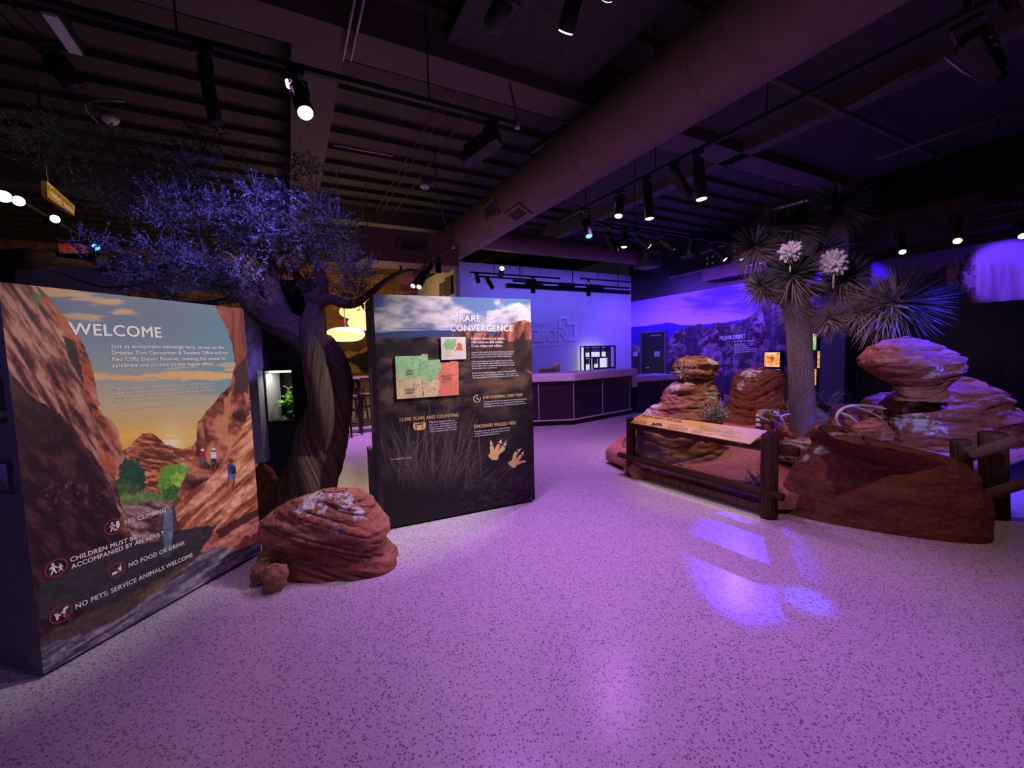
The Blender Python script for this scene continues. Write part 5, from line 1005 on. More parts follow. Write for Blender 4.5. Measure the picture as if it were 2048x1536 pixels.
# rocks of the exhibit
hd0 = root('layered_hoodoo', 'tall layered tan hoodoo with flat cap behind the yellow sign', 'rock', at(1345, 930, 5.5))
rock('x', '', [(848, 1300, 1420), (856, 1282, 1430), (872, 1270, 1437), (895, 1255, 1440), (915, 1248, 1441), (940, 1246, 1438), (960, 1252, 1430)], 4.98, TAN, parent=hd0, part='base', lich=None, ry=.55, strata=.022, big=.06, seed=22, n=110, mrows=50, freq=5, zmin=.05)
rock('x', '', [(714, 1362, 1412), (720, 1350, 1430), (730, 1344, 1440), (742, 1346, 1440), (750, 1352, 1438), (757, 1360, 1426), (765, 1352, 1424), (775, 1338, 1428), (790, 1330, 1432), (803, 1322, 1434), (812, 1300, 1438), (825, 1288, 1440), (840, 1272, 1443), (860, 1262, 1440), (885, 1248, 1440), (905, 1240, 1444), (925, 1236, 1446), (938, 1238, 1446)], 5.55, TAN, parent=hd0, part='pinnacle', lich=lich_px([(1300, 815, 5.2, .22), (1345, 775, 5.3, .16), (1420, 790, 5.3, .14), (1425, 725, 5.3, .12), (1290, 830, 5.2, .2), (1380, 765, 5.2, .10)]), ry=.62, strata=.02, big=.06, seed=21, n=130, mrows=100, freq=10, zmin=0)
rock('bluff_rock', 'flat-topped brown bluff between hoodoo and joshua tree', [(738, 1490, 1536), (742, 1484, 1552), (750, 1478, 1562), (765, 1474, 1563), (790, 1468, 1562), (815, 1460, 1562), (840, 1450, 1564), (862, 1444, 1566)], 6.5, BRN, None, lich_px([(1500, 742, 6.2, .2), (1480, 770, 6.2, .12)]), ry=.7, strata=.02, big=.02, expo=5, seed=24, n=80, mrows=60, zmin=.2)
rock('speckled_rock', 'rounded violet-grey pitted rock at the hoodoo foot behind glass', [(884, 1425, 1442), (890, 1416, 1452), (905, 1412, 1462), (925, 1416, 1466), (940, 1424, 1462)], 5.05, GRY, None, ry=.8, strata=.01, big=.05, amp=.05, seed=27, n=50, mrows=36, zmin=.1)
mr = root('mushroom_rock', 'big red mushroom-shaped rock with blue-lit cap before the black wall', 'rock', at(1850, 890, 4.55))
rock('x', '', [(674, 1796, 1822), (681, 1776, 1840), (692, 1752, 1862), (705, 1735, 1884), (717, 1729, 1898), (728, 1731, 1904), (738, 1742, 1905), (748, 1756, 1902), (758, 1768, 1894), (766, 1784, 1884), (776, 1793, 1876), (790, 1796, 1880), (800, 1794, 1884)], 4.45, RED, parent=mr, part='cap', lich=lich_px([(1875, 745, 4.1, .08), (1855, 750, 4.1, .06)]), ry=.72, strata=.02, big=.035, seed=31, n=96, mrows=60)
rock('x', '', [(742, 1884, 1905), (752, 1872, 1925), (764, 1850, 1950), (778, 1810, 1980), (792, 1793, 1992), (806, 1788, 2003), (822, 1785, 2018), (838, 1784, 2032), (852, 1783, 2036), (875, 1784, 2030), (900, 1786, 2026)], 4.75, RED, parent=mr, part='base', lich=lich_px([(1810, 828, 4.3, .13), (1830, 800, 4.3, .09), (1845, 850, 4.2, .16), (1800, 845, 4.3, .12), (1858, 800, 4.3, .05), (1880, 855, 4.2, .1)]), ry=.55, strata=.03, big=.05, seed=33, n=110, mrows=64, zmin=.15)
rock('back_boulder', 'smooth pinkish boulder left of the mushroom rock stem', [(788, 1755, 1790), (795, 1738, 1800), (808, 1730, 1806), (825, 1728, 1808), (845, 1730, 1806)], 5.1, RED, None, ry=.7, strata=.012, seed=35, n=50, mrows=30, zmin=.2)
def rock_axis(name, label, lv, YL, YR, mat, lich=None, ry=.5, n=120, mrows=70, amp=.018, strata=.02, big=.05, seed=0, freq=9, expo=2.8, back=0):
    zs = [q[0] for q in lv]; order = np.argsort(zs); zz = np.array(zs)[order]; LX = np.array([q[1] for q in lv])[order]; RX = np.array([q[2] for q in lv])[order]; vs = []; fs = []; zt = zz[-1]; zb = zz[0]
    for i in range(mrows+1):
        z = zt+(zb-zt)*i/mrows; a = at(np.interp(z, zz, LX), 850, YL); b = at(np.interp(z, zz, RX), 850, YR); a.z = b.z = z; c = (a+b)/2; ax = (b-a)/2; w = ax.length; nrm = Vector((ax.y, -ax.x, 0)).normalized(); ww = ry*(.25+.75*min(1, (zt-z)/(zt-zb)*1.5+.15))
        for j in range(n):
            t = 2*math.pi*j/n; ca, sa = math.cos(t), math.sin(t); q = (abs(ca)**expo+abs(sa)**expo)**(-1/expo); p = c+ax*(q*ca)+nrm*(ww*q*sa)
            dd = (ax.normalized()*ca+nrm*sa); v3 = Vector((p.x, p.y, p.z))
            nb = noise.fractal(v3*1.9+Vector((seed, 0, 0)), 1, 2, 3)*big; hi = max(0, min(1, (z-zb)/(zt-zb)*2.2-.9))
            ns = noise.fractal(Vector((p.x*1.4+seed, p.y*1.4, z*freq)), .8, 2.1, 4)*strata*(.25+hi*1.2); nf = noise.fractal(Vector((p.x*8, p.y*8, z*10+seed)), .9, 2, 3)*amp*(.35+hi)
            vs.append(p+dd*(nb+ns+nf))
    for i in range(mrows):
        for j in range(n): fs.append((i*n+j, (i+1)*n+j, (i+1)*n+(j+1) % n, i*n+(j+1) % n))
    c = sum((vs[j] for j in range(n)), Vector())/n; prev = list(range(n))
    for k in range(1, 6):
        rg_ = []
        for j in range(n):
            p = c+(vs[j]-c)*(1-k/6); p.z += .02*k/6+noise.noise(p*7)*.012; rg_.append(len(vs)); vs.append(p)
        for j in range(n): fs.append((prev[j], prev[(j+1) % n], rg_[(j+1) % n], rg_[j])[::-1])
        prev = rg_
    fs.append(tuple(prev)); mb = MB(); mb.add(vs, fs); cc = sum(vs, Vector())/len(vs); o = mb.build(name, mat, None, True, (cc.x, cc.y, zb)); tag(o, label, 'rock'); L0 = wloc(o)
    if hasattr(lich, 'snap'): lich.snap(vs)
    set_lichen(o.data, (lambda q: lich(q+L0)) if lich else (lambda q: 0.0)); return o
rock_axis('front_boulder', 'massive smooth red-brown boulder at the front right corner of the exhibit', [(.735, 1660, 1722), (.70, 1648, 1775), (.655, 1644, 1835), (.61, 1642, 1885), (.565, 1635, 1925), (.51, 1616, 1946), (.45, 1606, 1962), (.35, 1592, 1976), (.2, 1574, 1990), (0, 1556, 1996)], 3.92, 3.12, BRN, lich_px([(1665, 868, 3.7, .09), (1720, 862, 3.6, .07), (1610, 915, 3.6, .07), (1645, 900, 3.7, .07), (1690, 865, 3.65, .07)]), ry=.34, seed=41)
rock('ledge_slab', 'pale layered ledge slab on the sand right of the right fence post', [(884, 1575, 1640), (890, 1560, 1655), (900, 1545, 1660), (912, 1548, 1650), (922, 1556, 1640)], 4.35, TAN, None, lambda c: .95, ry=.6, strata=.03, big=.03, seed=43, n=60, mrows=30, freq=16)
rock('grey_rock', 'blue-grey rounded rock on the sand right of the joshua trunk', [(806, 1626, 1640), (814, 1622, 1655), (824, 1620, 1668), (838, 1622, 1670), (848, 1630, 1664)], 5.9, GRY, None, ry=.8, strata=.012, seed=45, n=50, mrows=30, zmin=.25)
rock('red_slab', 'bright red tilted slab between the pale branches and mushroom rock', [(838, 1735, 1760), (843, 1720, 1772), (852, 1705, 1782), (864, 1700, 1788), (876, 1704, 1790)], 4.4, RED, None, ry=.6, strata=.01, big=.06, seed=47, n=50, mrows=26, expo=1.6)
rock('perch_rock', 'red rock under the ringtail left of the joshua trunk', [(842, 1536, 1552), (846, 1530, 1560), (856, 1526, 1566), (870, 1524, 1570)], 5.2, RED, None, ry=.7, strata=.01, seed=49, n=44, mrows=26, zmin=.2)
SL = 'small red stones on the exhibit sand'
for i, (x, y, r, d, w_) in enumerate(((1572, 866, 7, 4.95, 'left of the joshua trunk foot'), (1584, 870, 7, 4.9, 'touching the joshua trunk foot'), (1640, 858, 12, 5.0, 'right of the joshua trunk foot'), (1668, 848, 13, 4.9, 'before the loop of pale branches'), (1700, 836, 14, 4.9, 'under the upper pale branch'), (1765, 822, 13, 4.85, 'beside the back boulder'))):
    rock('small_stone', 'small red stone '+w_, [(y-r*.8, x-r*.5, x+r*.5), (y-r*.4, x-r, x+r*.9), (y+r*.2, x-r*1.1, x+r*1.1), (y+r, x-r*.9, x+r)], d, RED, SL, n=22, mrows=12, strata=.004, big=.03, seed=60+i, expo=1.6)
PEB = 'pebbles along the sand edge behind the glass'
RP = random.Random(9)
for i in range(26):
    t = .06+.9*(i/26)**1.2; p = FL+FD*((FR-FL).length*t)-FN*RP.uniform(.06, .34); z = sandz(p); r = RP.uniform(.014, .034)*(1.2-t*.7); mb = MB(); sdv = RP.uniform(0, 50)
    mb.ball(Vector((p.x, p.y, z+r*.4)), r*1.3, r, r*.75, 10, 7, lambda d: 1+.25*noise.noise(d*1.7+Vector((sdv, 0, 0)))); o = mb.build('pebble', SAND, None, False, (p.x, p.y, z)); tag(o, 'small red pebble on the sand edge behind the fence glass', 'pebble', PEB)
# pale dead branches
PALE = pmat('pale_branch', (.40, .34, .24)); BLEACH = pmat('bleached_wood', (.58, .50, .48), .8, var=.2)
def E5(px, py, r, d=4.7): return (at(px, py, d), r)
mb = MB(); gr = []
limb(mb, gr, [E5(1772, 818, .008), E5(1740, 812, .012), E5(1712, 811, .015), E5(1690, 815, .017), E5(1676, 826, .018), E5(1672, 840, .015), E5(1680, 852, .011), E5(1690, 860, .008)], 30, 10, 1, .08, 1); limb(mb, gr, [E5(1677, 824, .015), E5(1690, 829, .013), E5(1704, 836, .012), E5(1718, 848, .011), E5(1728, 856, .009)], 18, 10, 1, .08, 2); limb(mb, gr, [E5(1705, 812, .012), E5(1730, 820, .010), E5(1752, 830, .007), E5(1765, 838, .005)], 14, 8, 1, .08, 3)
o = mb.build('bleached_branch', BLEACH, None, True, at(1690, 850, 4.7)); grain(o, gr); tag(o, 'bleached looping dead branch before the red slab', 'branch')
mb = MB(); gr = []; E6 = lambda x, y, r: (at(x, y, 5.02), r)
limb(mb, gr, [E6(1549, 826, .016), E6(1558, 832, .018), E6(1564, 842, .02), E6(1568, 855, .017), E6(1574, 864, .013), E6(1578, 872, .01)], 20, 10, 1, .12, 6); limb(mb, gr, [E6(1560, 834, .013), E6(1570, 830, .012), E6(1580, 828, .008)], 10, 8, 1, .12, 7); o = mb.build('driftwood', BLEACH, None, True, at(1572, 870, 5.02)); grain(o, gr); tag(o, 'grey driftwood stick leaning left of the joshua trunk', 'branch')
def twig_bush(name, label, base, h, n, mat, sd, r0=.006):
    R = random.Random(sd); mb = MB(); base = Vector(base)
    for k in range(n):
        d = Vector((R.gauss(0, .5), R.gauss(0, .4), 1)).normalized(); p = base.copy(); pts = [p.copy()]
        for i in range(5): d = (d+Vector((R.gauss(0, .25), R.gauss(0, .25), R.gauss(.05, .1)))).normalized(); p = p+d*(h/5*R.uniform(.7, 1.2)); pts.append(p.copy())
        mb.tube(pts, [r0*(1-i/6.5) for i in range(6)], 5)
        for q in pts[2:5]: e = (d+Vector((R.gauss(0, .8), R.gauss(0, .8), R.gauss(0, .4)))).normalized(); mb.tube([q, q+e*h*.16, q+e*h*.26+Z*.01], [r0*.5, r0*.35, r0*.2], 4)
    return tag(mb.build(name, mat, None, False, base), label, 'plant')
twig_bush('dead_shrub', 'bare pale dead shrub behind the blue-grey rock', at(1652, 822, 6.0), .42, 7, BLEACH, 5)
twig_bush('dry_shrub', 'thin bare shrub right of the bluff rock against the trunk', at(1572, 845, 5.95), .5, 9, pmat('dry_twig', (.30, .22, .2), .9), 8, .004)
SAGE = leafmat('sage_leaves', (.20, .24, .15), (.58, .64, .50))
def bush(name, label, c, r, nt_, mat, sd, leaf=.02):
    rt = root(name, label, 'plant', Vector(c)-Z*r*.8); foliage(rt, c, r, nt_, mat, sd, .8, leaf); mb = MB(); R = random.Random(sd)
    for k in range(7): d = Vector((R.gauss(0, .5), R.gauss(0, .5), 1)).normalized(); mb.tube([Vector(c)-Z*r*.8, Vector(c)-Z*r*.3+d*r*.2, Vector(c)+d*r*.6], [.006, .004, .002], 5)
    mb.build('stems', pmat('stem_brown', (.12, .08, .05), .9), rt)
bush('sage_bush', 'pale sage bush at the right foot of the layered hoodoo', at(1430, 830, 5.0), .075, 170, SAGE, 71, .016)
bush('sage_bush', 'tiny sage tuft growing on the neck of the layered hoodoo', at(1366, 744, 5.12), .026, 40, SAGE, 72, .014)
bush('sage_bush', 'dark low bush at the right post base behind glass', at(1512, 968, 3.85), .06, 60, JD, 73, .014)
# ringtail
def evalmesh(o):
    dg = bpy.context.evaluated_depsgraph_get(); dg.update(); me = bpy.data.meshes.new_from_object(o.evaluated_get(dg)); return me
rc = at(1540, 838, 5.1); rt = root('ringtail', 'ringtail with banded tail lying on the red rock left of the joshua tree', 'animal', rc)
RX = Vector((1, 0, 0)); RY = Vector((0, 1, 0))
def rj(x, y, z): return rc+Vector((x, y, z))
J = [(rj(-.02, .12, .055), .060), (rj(-.075, .10, .05), .052), (rj(.03, .06, .06), .056), (rj(.03, -.03, .062), .042), (rj(.012, -.085, .072), .044), (rj(.008, -.128, .060), .024), (rj(.006, -.155, .052), .012),
     (rj(-.12, .05, .03), .026), (rj(-.15, .0, -.01), .030), (rj(-.165, -.03, -.06), .031), (rj(-.18, -.05, -.12), .030), (rj(-.19, -.06, -.17), .022),
     (rj(.10, .0, .02), .020), (rj(.105, -.06, -.0), .014), (rj(.10, -.11, -.012), .013), (rj(.0, -.02, .02), .020), (rj(-.005, -.08, -.0), .014), (rj(-.005, -.12, -.012), .013),
     (rj(-.10, .04, .01), .028), (rj(-.07, -.03, -.0), .017), (rj(-.06, -.09, -.012), .013), (rj(.0, .14, .01), .026), (rj(.04, .17, -.0), .015)]
E_ = [(0, 1), (0, 2), (2, 3), (3, 4), (4, 5), (5, 6), (1, 7), (7, 8), (8, 9), (9, 10), (10, 11), (3, 12), (12, 13), (13, 14), (3, 15), (15, 16), (16, 17), (1, 18), (18, 19), (19, 20), (0, 21), (21, 22)]
tmp = skin_body('tmp', J, E_, None, None) if False else None
me0 = bpy.data.meshes.new('tmp'); me0.from_pydata([tuple(j[0]-rc) for j in J], E_, []); ob0 = bpy.data.objects.new('tmp', me0); COL.objects.link(ob0); md = ob0.modifiers.new('s', 'SKIN')
for i, j in enumerate(J): me0.skin_vertices[0].data[i].radius = (j[1], j[1]); me0.skin_vertices[0].data[i].use_root = i == 0
sb = ob0.modifiers.new('b', 'SUBSURF'); sb.levels = 3; me = evalmesh(ob0); bpy.data.objects.remove(ob0)
FUR = leafmat('ringtail_fur', (.035, .025, .022), (.62, .55, .48)); me.materials.clear(); o = link('body', me, FUR, rt)
tail = [J[k][0]-rc for k in (7, 8, 9, 10, 11)]; tv = []
for v in me.vertices:
    d, i = min(((v.co-(tail[i]+(tail[i+1]-tail[i])*f)).length, i+f) for i in range(4) for f in (0, .25, .5, .75))
    if d < .045 and v.co.x < -.12: tv.append(1.0 if int(i*2.0) % 2 == 0 else 0.0)
    else:
        hd_ = v.co-(J[4][0]-rc); t = .36+.14*noise.noise(v.co*40)+.12*(v.co.z < .02)
        if hd_.length < .07: t = .62
        tv.append(t)
ca = me.attributes.new('tint', 'FLOAT', 'POINT'); ca.data.foreach_set('value', tv)
for p in me.polygons: p.use_smooth = True
mb = MB()
for s in (-1, 1): mb.ball(J[4][0]+Vector((s*.036, .006, .042)), .016, .008, .024, 10, 6)
mb.build('ears', pmat('ear_tan', (.42, .30, .26), .8), rt, True)
mb = MB()
for s in (-1, 1): mb.ball(J[4][0]+Vector((s*.019, -.034, .008)), .011, .006, .012, 10, 6)
mb.ball(J[6][0]+Vector((0, -.008, .002)), .006, .005, .005, 8, 6); mb.build('eyes_and_nose', pmat('black_eye', (.008, .006, .006), .15), rt, True)
mb = MB()
for s in (-1, 1): mb.ball(J[4][0]+Vector((s*.021, -.031, .022)), .012, .006, .006, 10, 6); mb.ball(J[4][0]+Vector((s*.022, -.034, -.010)), .012, .006, .006, 10, 6)
mb.build('white_face_marks', pmat('white_fur', (.75, .70, .66), .9), rt, True)
# ================================================================ JOSHUA TREE
JY = 5.35
def Q(px, py, r, dy=0): return (at(px, py, JY+dy), r*(JY+dy)/FPX)
yt = root('joshua_tree', 'tall joshua tree with spiky leaf heads rising from the desert exhibit', 'tree', at(1606, 878, JY))
mb = MB(); gr = []
limb(mb, gr, [Q(1607, 888, 26), Q(1606, 860, 23.5), Q(1604, 800, 22.5), Q(1602, 740, 22), Q(1599, 680, 21.5), Q(1596, 640, 22), Q(1592, 600, 20), Q(1588, 560, 17)], 60, 30, .3, .10, 41, 1.6, 2.6)
limb(mb, gr, [Q(1596, 625, 17), Q(1570, 602, 13), Q(1545, 588, 12), Q(1525, 575, 10)], 18, 16, .3, .1, 42, 2); limb(mb, gr, [Q(1602, 640, 16), Q(1640, 645, 13, -.1), Q(1680, 636, 12, -.2), Q(1725, 622, 12, -.35), Q(1775, 606, 10, -.5)], 24, 16, .3, .1, 43, 2)
limb(mb, gr, [Q(1592, 590, 15), Q(1630, 578, 11), Q(1665, 570, 11, .05), Q(1684, 548, 9, .1)], 18, 14, .3, .1, 44, 2); limb(mb, gr, [Q(1590, 570, 13), Q(1575, 520, 10, .15), Q(1545, 480, 9, .25), Q(1515, 470, 8, .3)], 20, 14, .3, .1, 45, 2)
limb(mb, gr, [Q(1590, 570, 13, .1), Q(1620, 500, 11, .25), Q(1650, 450, 10, .3), Q(1678, 410, 9, .3)], 22, 14, .3, .1, 46, 2); limb(mb, gr, [Q(1580, 530, 10, .15), Q(1588, 470, 9, .3), Q(1590, 440, 8, .35)], 14, 12, .3, .1, 47, 2)
o = mb.build('trunk', YB, yt, True); grain(o, gr)
YL = leafmat('yucca_leaves', (.035, .055, .04), (.40, .31, .25))
def rosette(c, R_, axis, n, sd, dead=.4, up=.0):
    R = random.Random(sd); mb = MB(); tint = []; ax = Vector(axis).normalized(); c = Vector(c)
    for k in range(n):
        isd = k < n*dead; u = R.uniform(-.92, .05) if isd else R.uniform(-.15, 1.0); a = R.uniform(0, 2*math.pi)
        s1 = ax.cross(Vector((.3, .9, .2))).normalized(); s2 = ax.cross(s1); rr = math.sqrt(max(0, 1-u*u)); d = (ax*u+(s1*math.cos(a)+s2*math.sin(a))*rr).normalized(); L_ = R_*R.uniform(.78, 1.05)
        b = c-ax*(R_*.35 if isd else 0)*R.random()+d*R_*.06; w = R_*.021*R.uniform(.8, 1.2); sd_ = d.cross(Vector((R.gauss(0, 1), R.gauss(0, 1), R.gauss(0, 1)))).normalized(); nn = d.cross(sd_); dp = -Z*(L_*(.16 if isd else .04)); n0 = len(mb.v)
        mb.add([b-sd_*w*.6, b+sd_*w*.6, b+nn*w*.5, b+d*L_*.45-sd_*w+dp*.3, b+d*L_*.45+sd_*w+dp*.3, b+d*L_*.45+nn*w*.6+dp*.3, b+d*L_+dp], [(0, 1, 4, 3), (1, 2, 5, 4), (2, 0, 3, 5), (3, 4, 6), (4, 5, 6), (5, 3, 6)])
        tint += [(R.uniform(.55, 1.0) if isd else R.uniform(.0, .28))]*(len(mb.v)-n0)
    o = mb.build('leaf_rosette', YL, yt); ca = o.data.attributes.new('tint', 'FLOAT', 'POINT'); ca.data.foreach_set('value', tint)
for i, (x, y, r, dy, ax, n_, dd) in enumerate(((1800, 606, 88, -.5, (.9, -.25, .1), 520, .5), (1520, 573, 44, 0, (-.7, -.5, .3), 300, .35), (1586, 548, 62, -.05, (-.05, -.25, 1), 420, .5), (1690, 556, 58, .05, (.25, -.3, 1), 380, .55), (1508, 492, 54, .3, (-.4, 0, 1), 300, .5), (1682, 408, 66, .3, (.2, .0, 1), 380, .5), (1590, 450, 56, .35, (0, 0, 1), 300, .4), (1645, 500, 52, .3, (.3, .2, 1), 240, .6), (1545, 450, 48, .4, (-.3, .2, 1), 220, .3), (1560, 530, 46, .2, (-.3, 0, 1), 220, .6), (1735, 628, 50, -.35, (.8, -.1, -.1), 340, .9), (1672, 642, 46, -.2, (.9, 0, -.2), 300, .95), (1625, 620, 34, .1, (.2, 0, .6), 120, .9), (1592, 612, 40, 0, (0, 0, 1), 180, .98))):
    rosette(at(x, y, JY+dy), r*(JY+dy)/FPX, ax, n_, 300+i, dd)
CRM = pmat('cream_petal', (.82, .78, .66), .6, var=.12, scale=20)
for x, y, r, sd in ((1581, 503, 20, 1), (1668, 526, 24, 2)):
    R = random.Random(sd); mb = MB(); c = at(x, y, JY-.12); rm = r*JY/FPX
    for k in range(70):
        th = math.acos(1-2*(k+.5)/70); ph = k*2.399; d = Vector((math.sin(th)*math.cos(ph), math.sin(th)*math.sin(ph), math.cos(th))); k2 = R.uniform(.85, 1.15); e_ = (d+Vector((R.gauss(0, .15), R.gauss(0, .15), R.gauss(0, .15)))).normalized(); mb.tube([c+d*rm*.5, c+e_*rm*.72*k2, c+e_*rm*.92*k2, c+e_*rm*1.04*k2], [rm*.09, rm*.19, rm*.15, rm*.04], 8)
    mb.ball(c, rm*.6, rm*.6, rm*.6, 12, 8); mb.cyl(c-Z*rm*.7, c-Z*rm*2.0, .012); mb.build('flower_cluster', CRM, yt, True)
# fence at the right end
rf = root('corner_fence', 'rough log fence stub with two pale rails at the far right of the exhibit', 'fence', fl(1988, 1034))
pb = fl(1990, 1034); ph = pb.y
for nm, a, b, r, mt2_, s in (('post', pb, at(1985, 866, ph), .088, FW, 51), ('post', at(1925, 990, ph+.12), at(1922, 880, ph+.12), .07, FW, 52), ('post', at(2001, 1025, ph+.2), at(2003, 868, ph+.2), .05, FW, 55)):
    mb = MB(); gr = []; log(mb, gr, a, b, r, 14, 16, s); o = mb.build(nm, mt2_, rf, True); grain(o, gr)
PL = barkmat('pale_log_grain', (.16, .085, .065), (.30, .17, .13), (.42, .26, .20), 4.0)
for a, b, r, s in ((at(1940, 912, ph-.12), at(2036, 879, ph-.30), .042, 53), (at(1962, 992, ph-.1), at(2052, 965, ph-.25), .04, 54), (at(1932, 918, ph-.02), at(1944, 902, ph-.10), .045, 56)):
    mb = MB(); gr = []; log(mb, gr, a, b, r, 12, 14, s); o = mb.build('rail', PL, rf, True); grain(o, gr)
# ================================================================ CEILING: ducts, tracks, heads
def rodmesh(mb, p, r=.006, top=ZC): mb.cyl(p, Vector((p.x, p.y, top)), r, n=6)
def rods(ps, r, mat, parent):
    for p in ps: mb = MB(); rodmesh(mb, p, r); mb.build('hanger', mat, parent)
DB = 3.46; du = root('round_duct', 'large round painted duct running diagonally across the ceiling', 'duct', W(5, DB, 4.0))
mb = MB(); mb.tube([W(a, DB, 4.0) for a in np.linspace(.6, 10.9, 22)], .37, 40); mb.build('duct_shell', DUCTM, du, True)
for a in (2.6, 4.3, 7.2, 9.4): mb = MB(); mb.tube([W(a-.012, DB, 4.0), W(a+.012, DB, 4.0)], .374, 40); mb.build('joint_band', DUCTM, du)
rods([W(a, DB, 4.36) for a in (2.0, 5.1, 8.3)], .01, GALV, du)
gp = fl(1035, 405, 4.05); ga = 6.55
def grille(a, ang):
    c = W(a, DB, 4.0); d = (-BV*math.cos(ang)-Z*math.sin(ang)); t = (AV.cross(d)).normalized(); mb = MB(); mb.box(c+d*.375, .5, .26, .03, AV, t, d); f = mb.build('vent_grille', DUCTM, du)
    mb = MB(); mb.box(c+d*.385, .36, .15, .024, AV, t, d); mb.build('vent_opening', pmat('vent_dark', (.035, .027, .03), .8), f)
grille(6.5, .35); grille(5.9, 1.1)
d2 = root('cross_duct', 'smaller round duct crossing the room before the white wall', 'duct', W(8.45, 6, 3.95))
mb = MB(); mb.tube([W(8.45, b, 3.95) for b in np.linspace(3.3, 8.4, 12)], .215, 28); mb.build('duct_shell', DUCTM, d2, True)
mb = MB(); mb.box(W(8.35, 8.55, 3.86), .5, .5, .42, BV, AV); mb.build('end_box', DUCTM, d2)
mb = MB(); mb.box(W(8.09, 8.55, 3.85), .3, .02, .16, BV, AV); mb.build('vent_opening', pmat('vent_dark', (.035, .027, .03)), d2)
rods([W(8.45, b, 4.15) for b in (4.8, 7.2)], .01, GALV, d2)
d3 = root('soffit_duct', 'boxy duct with rectangular vent left of the main round duct', 'duct', W(8.6, 2.2, 3.6))
mb = MB(); mb.box(W(8.7, 2.25, 3.62), 1.95, .7, .62, BV, AV); mb.build('duct_shell', DUCTM, d3)
vc = ona(826, 493, 8.34); mb = MB(); mb.box(vc, .62, .03, .22, BV, AV); vf = mb.build('vent_grille', BEAMM, d3); mb = MB(); mb.box(vc-AV*.006, .46, .03, .12, BV, AV); mb.build('vent_opening', pmat('vent_dark', (.035, .027, .03)), vf)
rods([W(8.7, b, 3.92) for b in (1.5, 2.9)], .01, GALV, d3)
# flat sheet strip under the round duct's right side (dark return slot)
TRACKS = {}
def track(key, p0, p1, label, hang=2):
    r = root('light_track', label, 'light track', (p0+p1)/2); mb = MB(); mb.bar(p0, p1, .036, .034); mb.build('rail', BLACK, r)
    rods([p0+(p1-p0)*((k+.5)/hang) for k in range(hang)], .006, BLACKM, r); TRACKS[key] = (p0, p1); return r
def trk(key, px):
    p0, p1 = TRACKS[key]; best = None
    for i in range(401):
        p = p0+(p1-p0)*(i/400); x, y = pxof(p)
        if best is None or abs(x-px) < best[0]: best = (abs(x-px), p)
    return best[1]
za = 3.3; t1a = fl(649, 154, za); t1e = fl(1038, 246, za); a1 = (t1a.dot(AV)+t1e.dot(AV))/2
track('t1', W(a1, -2.6, za), W(a1, t1e.dot(BV), za), 'long black track crossing the upper left of the ceiling', 3)
zb_ = 3.4; b2_ = (fl(1127, 441, zb_).dot(BV)+fl(1700, 136, zb_).dot(BV))/2
track('t2', W(.4, b2_, zb_), W(fl(1127, 441, zb_).dot(AV), b2_, zb_), 'long black track running parallel right of the round duct', 4)
a3 = (fl(1190, 444, zb_).dot(AV)+fl(1481, 489, zb_).dot(AV))/2
track('t3', W(a3, fl(1190, 444, zb_).dot(BV), zb_), W(a3, fl(1560, 503, zb_).dot(BV), zb_), 'black cross track holding six heads left of the joshua tree', 3)
b4_ = fl(860, 524, za).dot(BV); track('t4', W(fl(888, 490, za).dot(AV), b4_, za), W(fl(832, 560, za).dot(AV), b4_, za), 'short black track end above the second printed board', 0)
b5_ = fl(1850, 440, zb_).dot(BV); track('t5', W(.6, b5_, zb_), W(fl(1722, 470, zb_).dot(AV), b5_, zb_), 'black track high at right before the mural wall', 3)
track('t5b', W(.6, b5_+.55, 3.35), W(6.2, b5_+.55, 3.35), 'second lower black track at right close to the mural', 3)
b6_ = fl(70, 420, za).dot(BV); track('t6', W(a1+.15, b6_, za), W(fl(150, 474, za).dot(AV), b6_, za), 'black track at far left behind the tree crown', 3)
track('t0', W(1.55, .2, 3.62), W(1.55, 2.6, 3.62), 'black track overhead at the top centre edge', 2)
for k, (x0, y0, x1, y1, lb) in enumerate(((940, 543, 1120, 558, 'upper black track nearest the white wall corner'), (958, 552, 1072, 561, 'short black track just below the upper one by the white wall'), (1160, 556, 1290, 567, 'right black track before the white wall'))):
    zz_ = 3.55-.05*k; aa = ona(x0, y0, 9.3+.1*k); bb = ona(x1, y1, 9.3+.1*k); aa.z = bb.z = (aa.z+bb.z)/2; track('w%d' % k, aa, bb, lb, 2)
def pole(nm, label, p0, p1, r, mat, cat='pipe', n=10):
    mb = MB(); mb.cyl(p0, p1, r, n=n); return tag(mb.build(nm, mat, None, True, (Vector(p0)+Vector(p1))/2), label, cat)
gt0 = ona(1012, 569, 9.6); gt1 = ona(1258, 587, 9.6); gt0.z = gt1.z = (gt0.z+gt1.z)/2
gtr = root('lighting_truss', 'long dark lighting bar with boxes hanging in front of the white wall', 'truss', (gt0+gt1)/2); mb = MB(); mb.bar(gt0, gt1, .12, .10); mb.build('lower_bar', BLACK, gtr); mb = MB(); mb.bar(gt0+Z*.13+BV*.2, gt1+Z*.13, .05); mb.build('upper_bar', BLACKM, gtr)
for t in (.2, .45, .7): mb = MB(); mb.box(gt0+(gt1-gt0)*t+Z*.10, .5, .12, .12, BV, AV); mb.build('control_box', DKGREY, gtr)
rods([gt0+(gt1-gt0)*t+Z*.1 for t in (.1, .5, .9)], .012, BLACKM, gtr)
SPG = {}
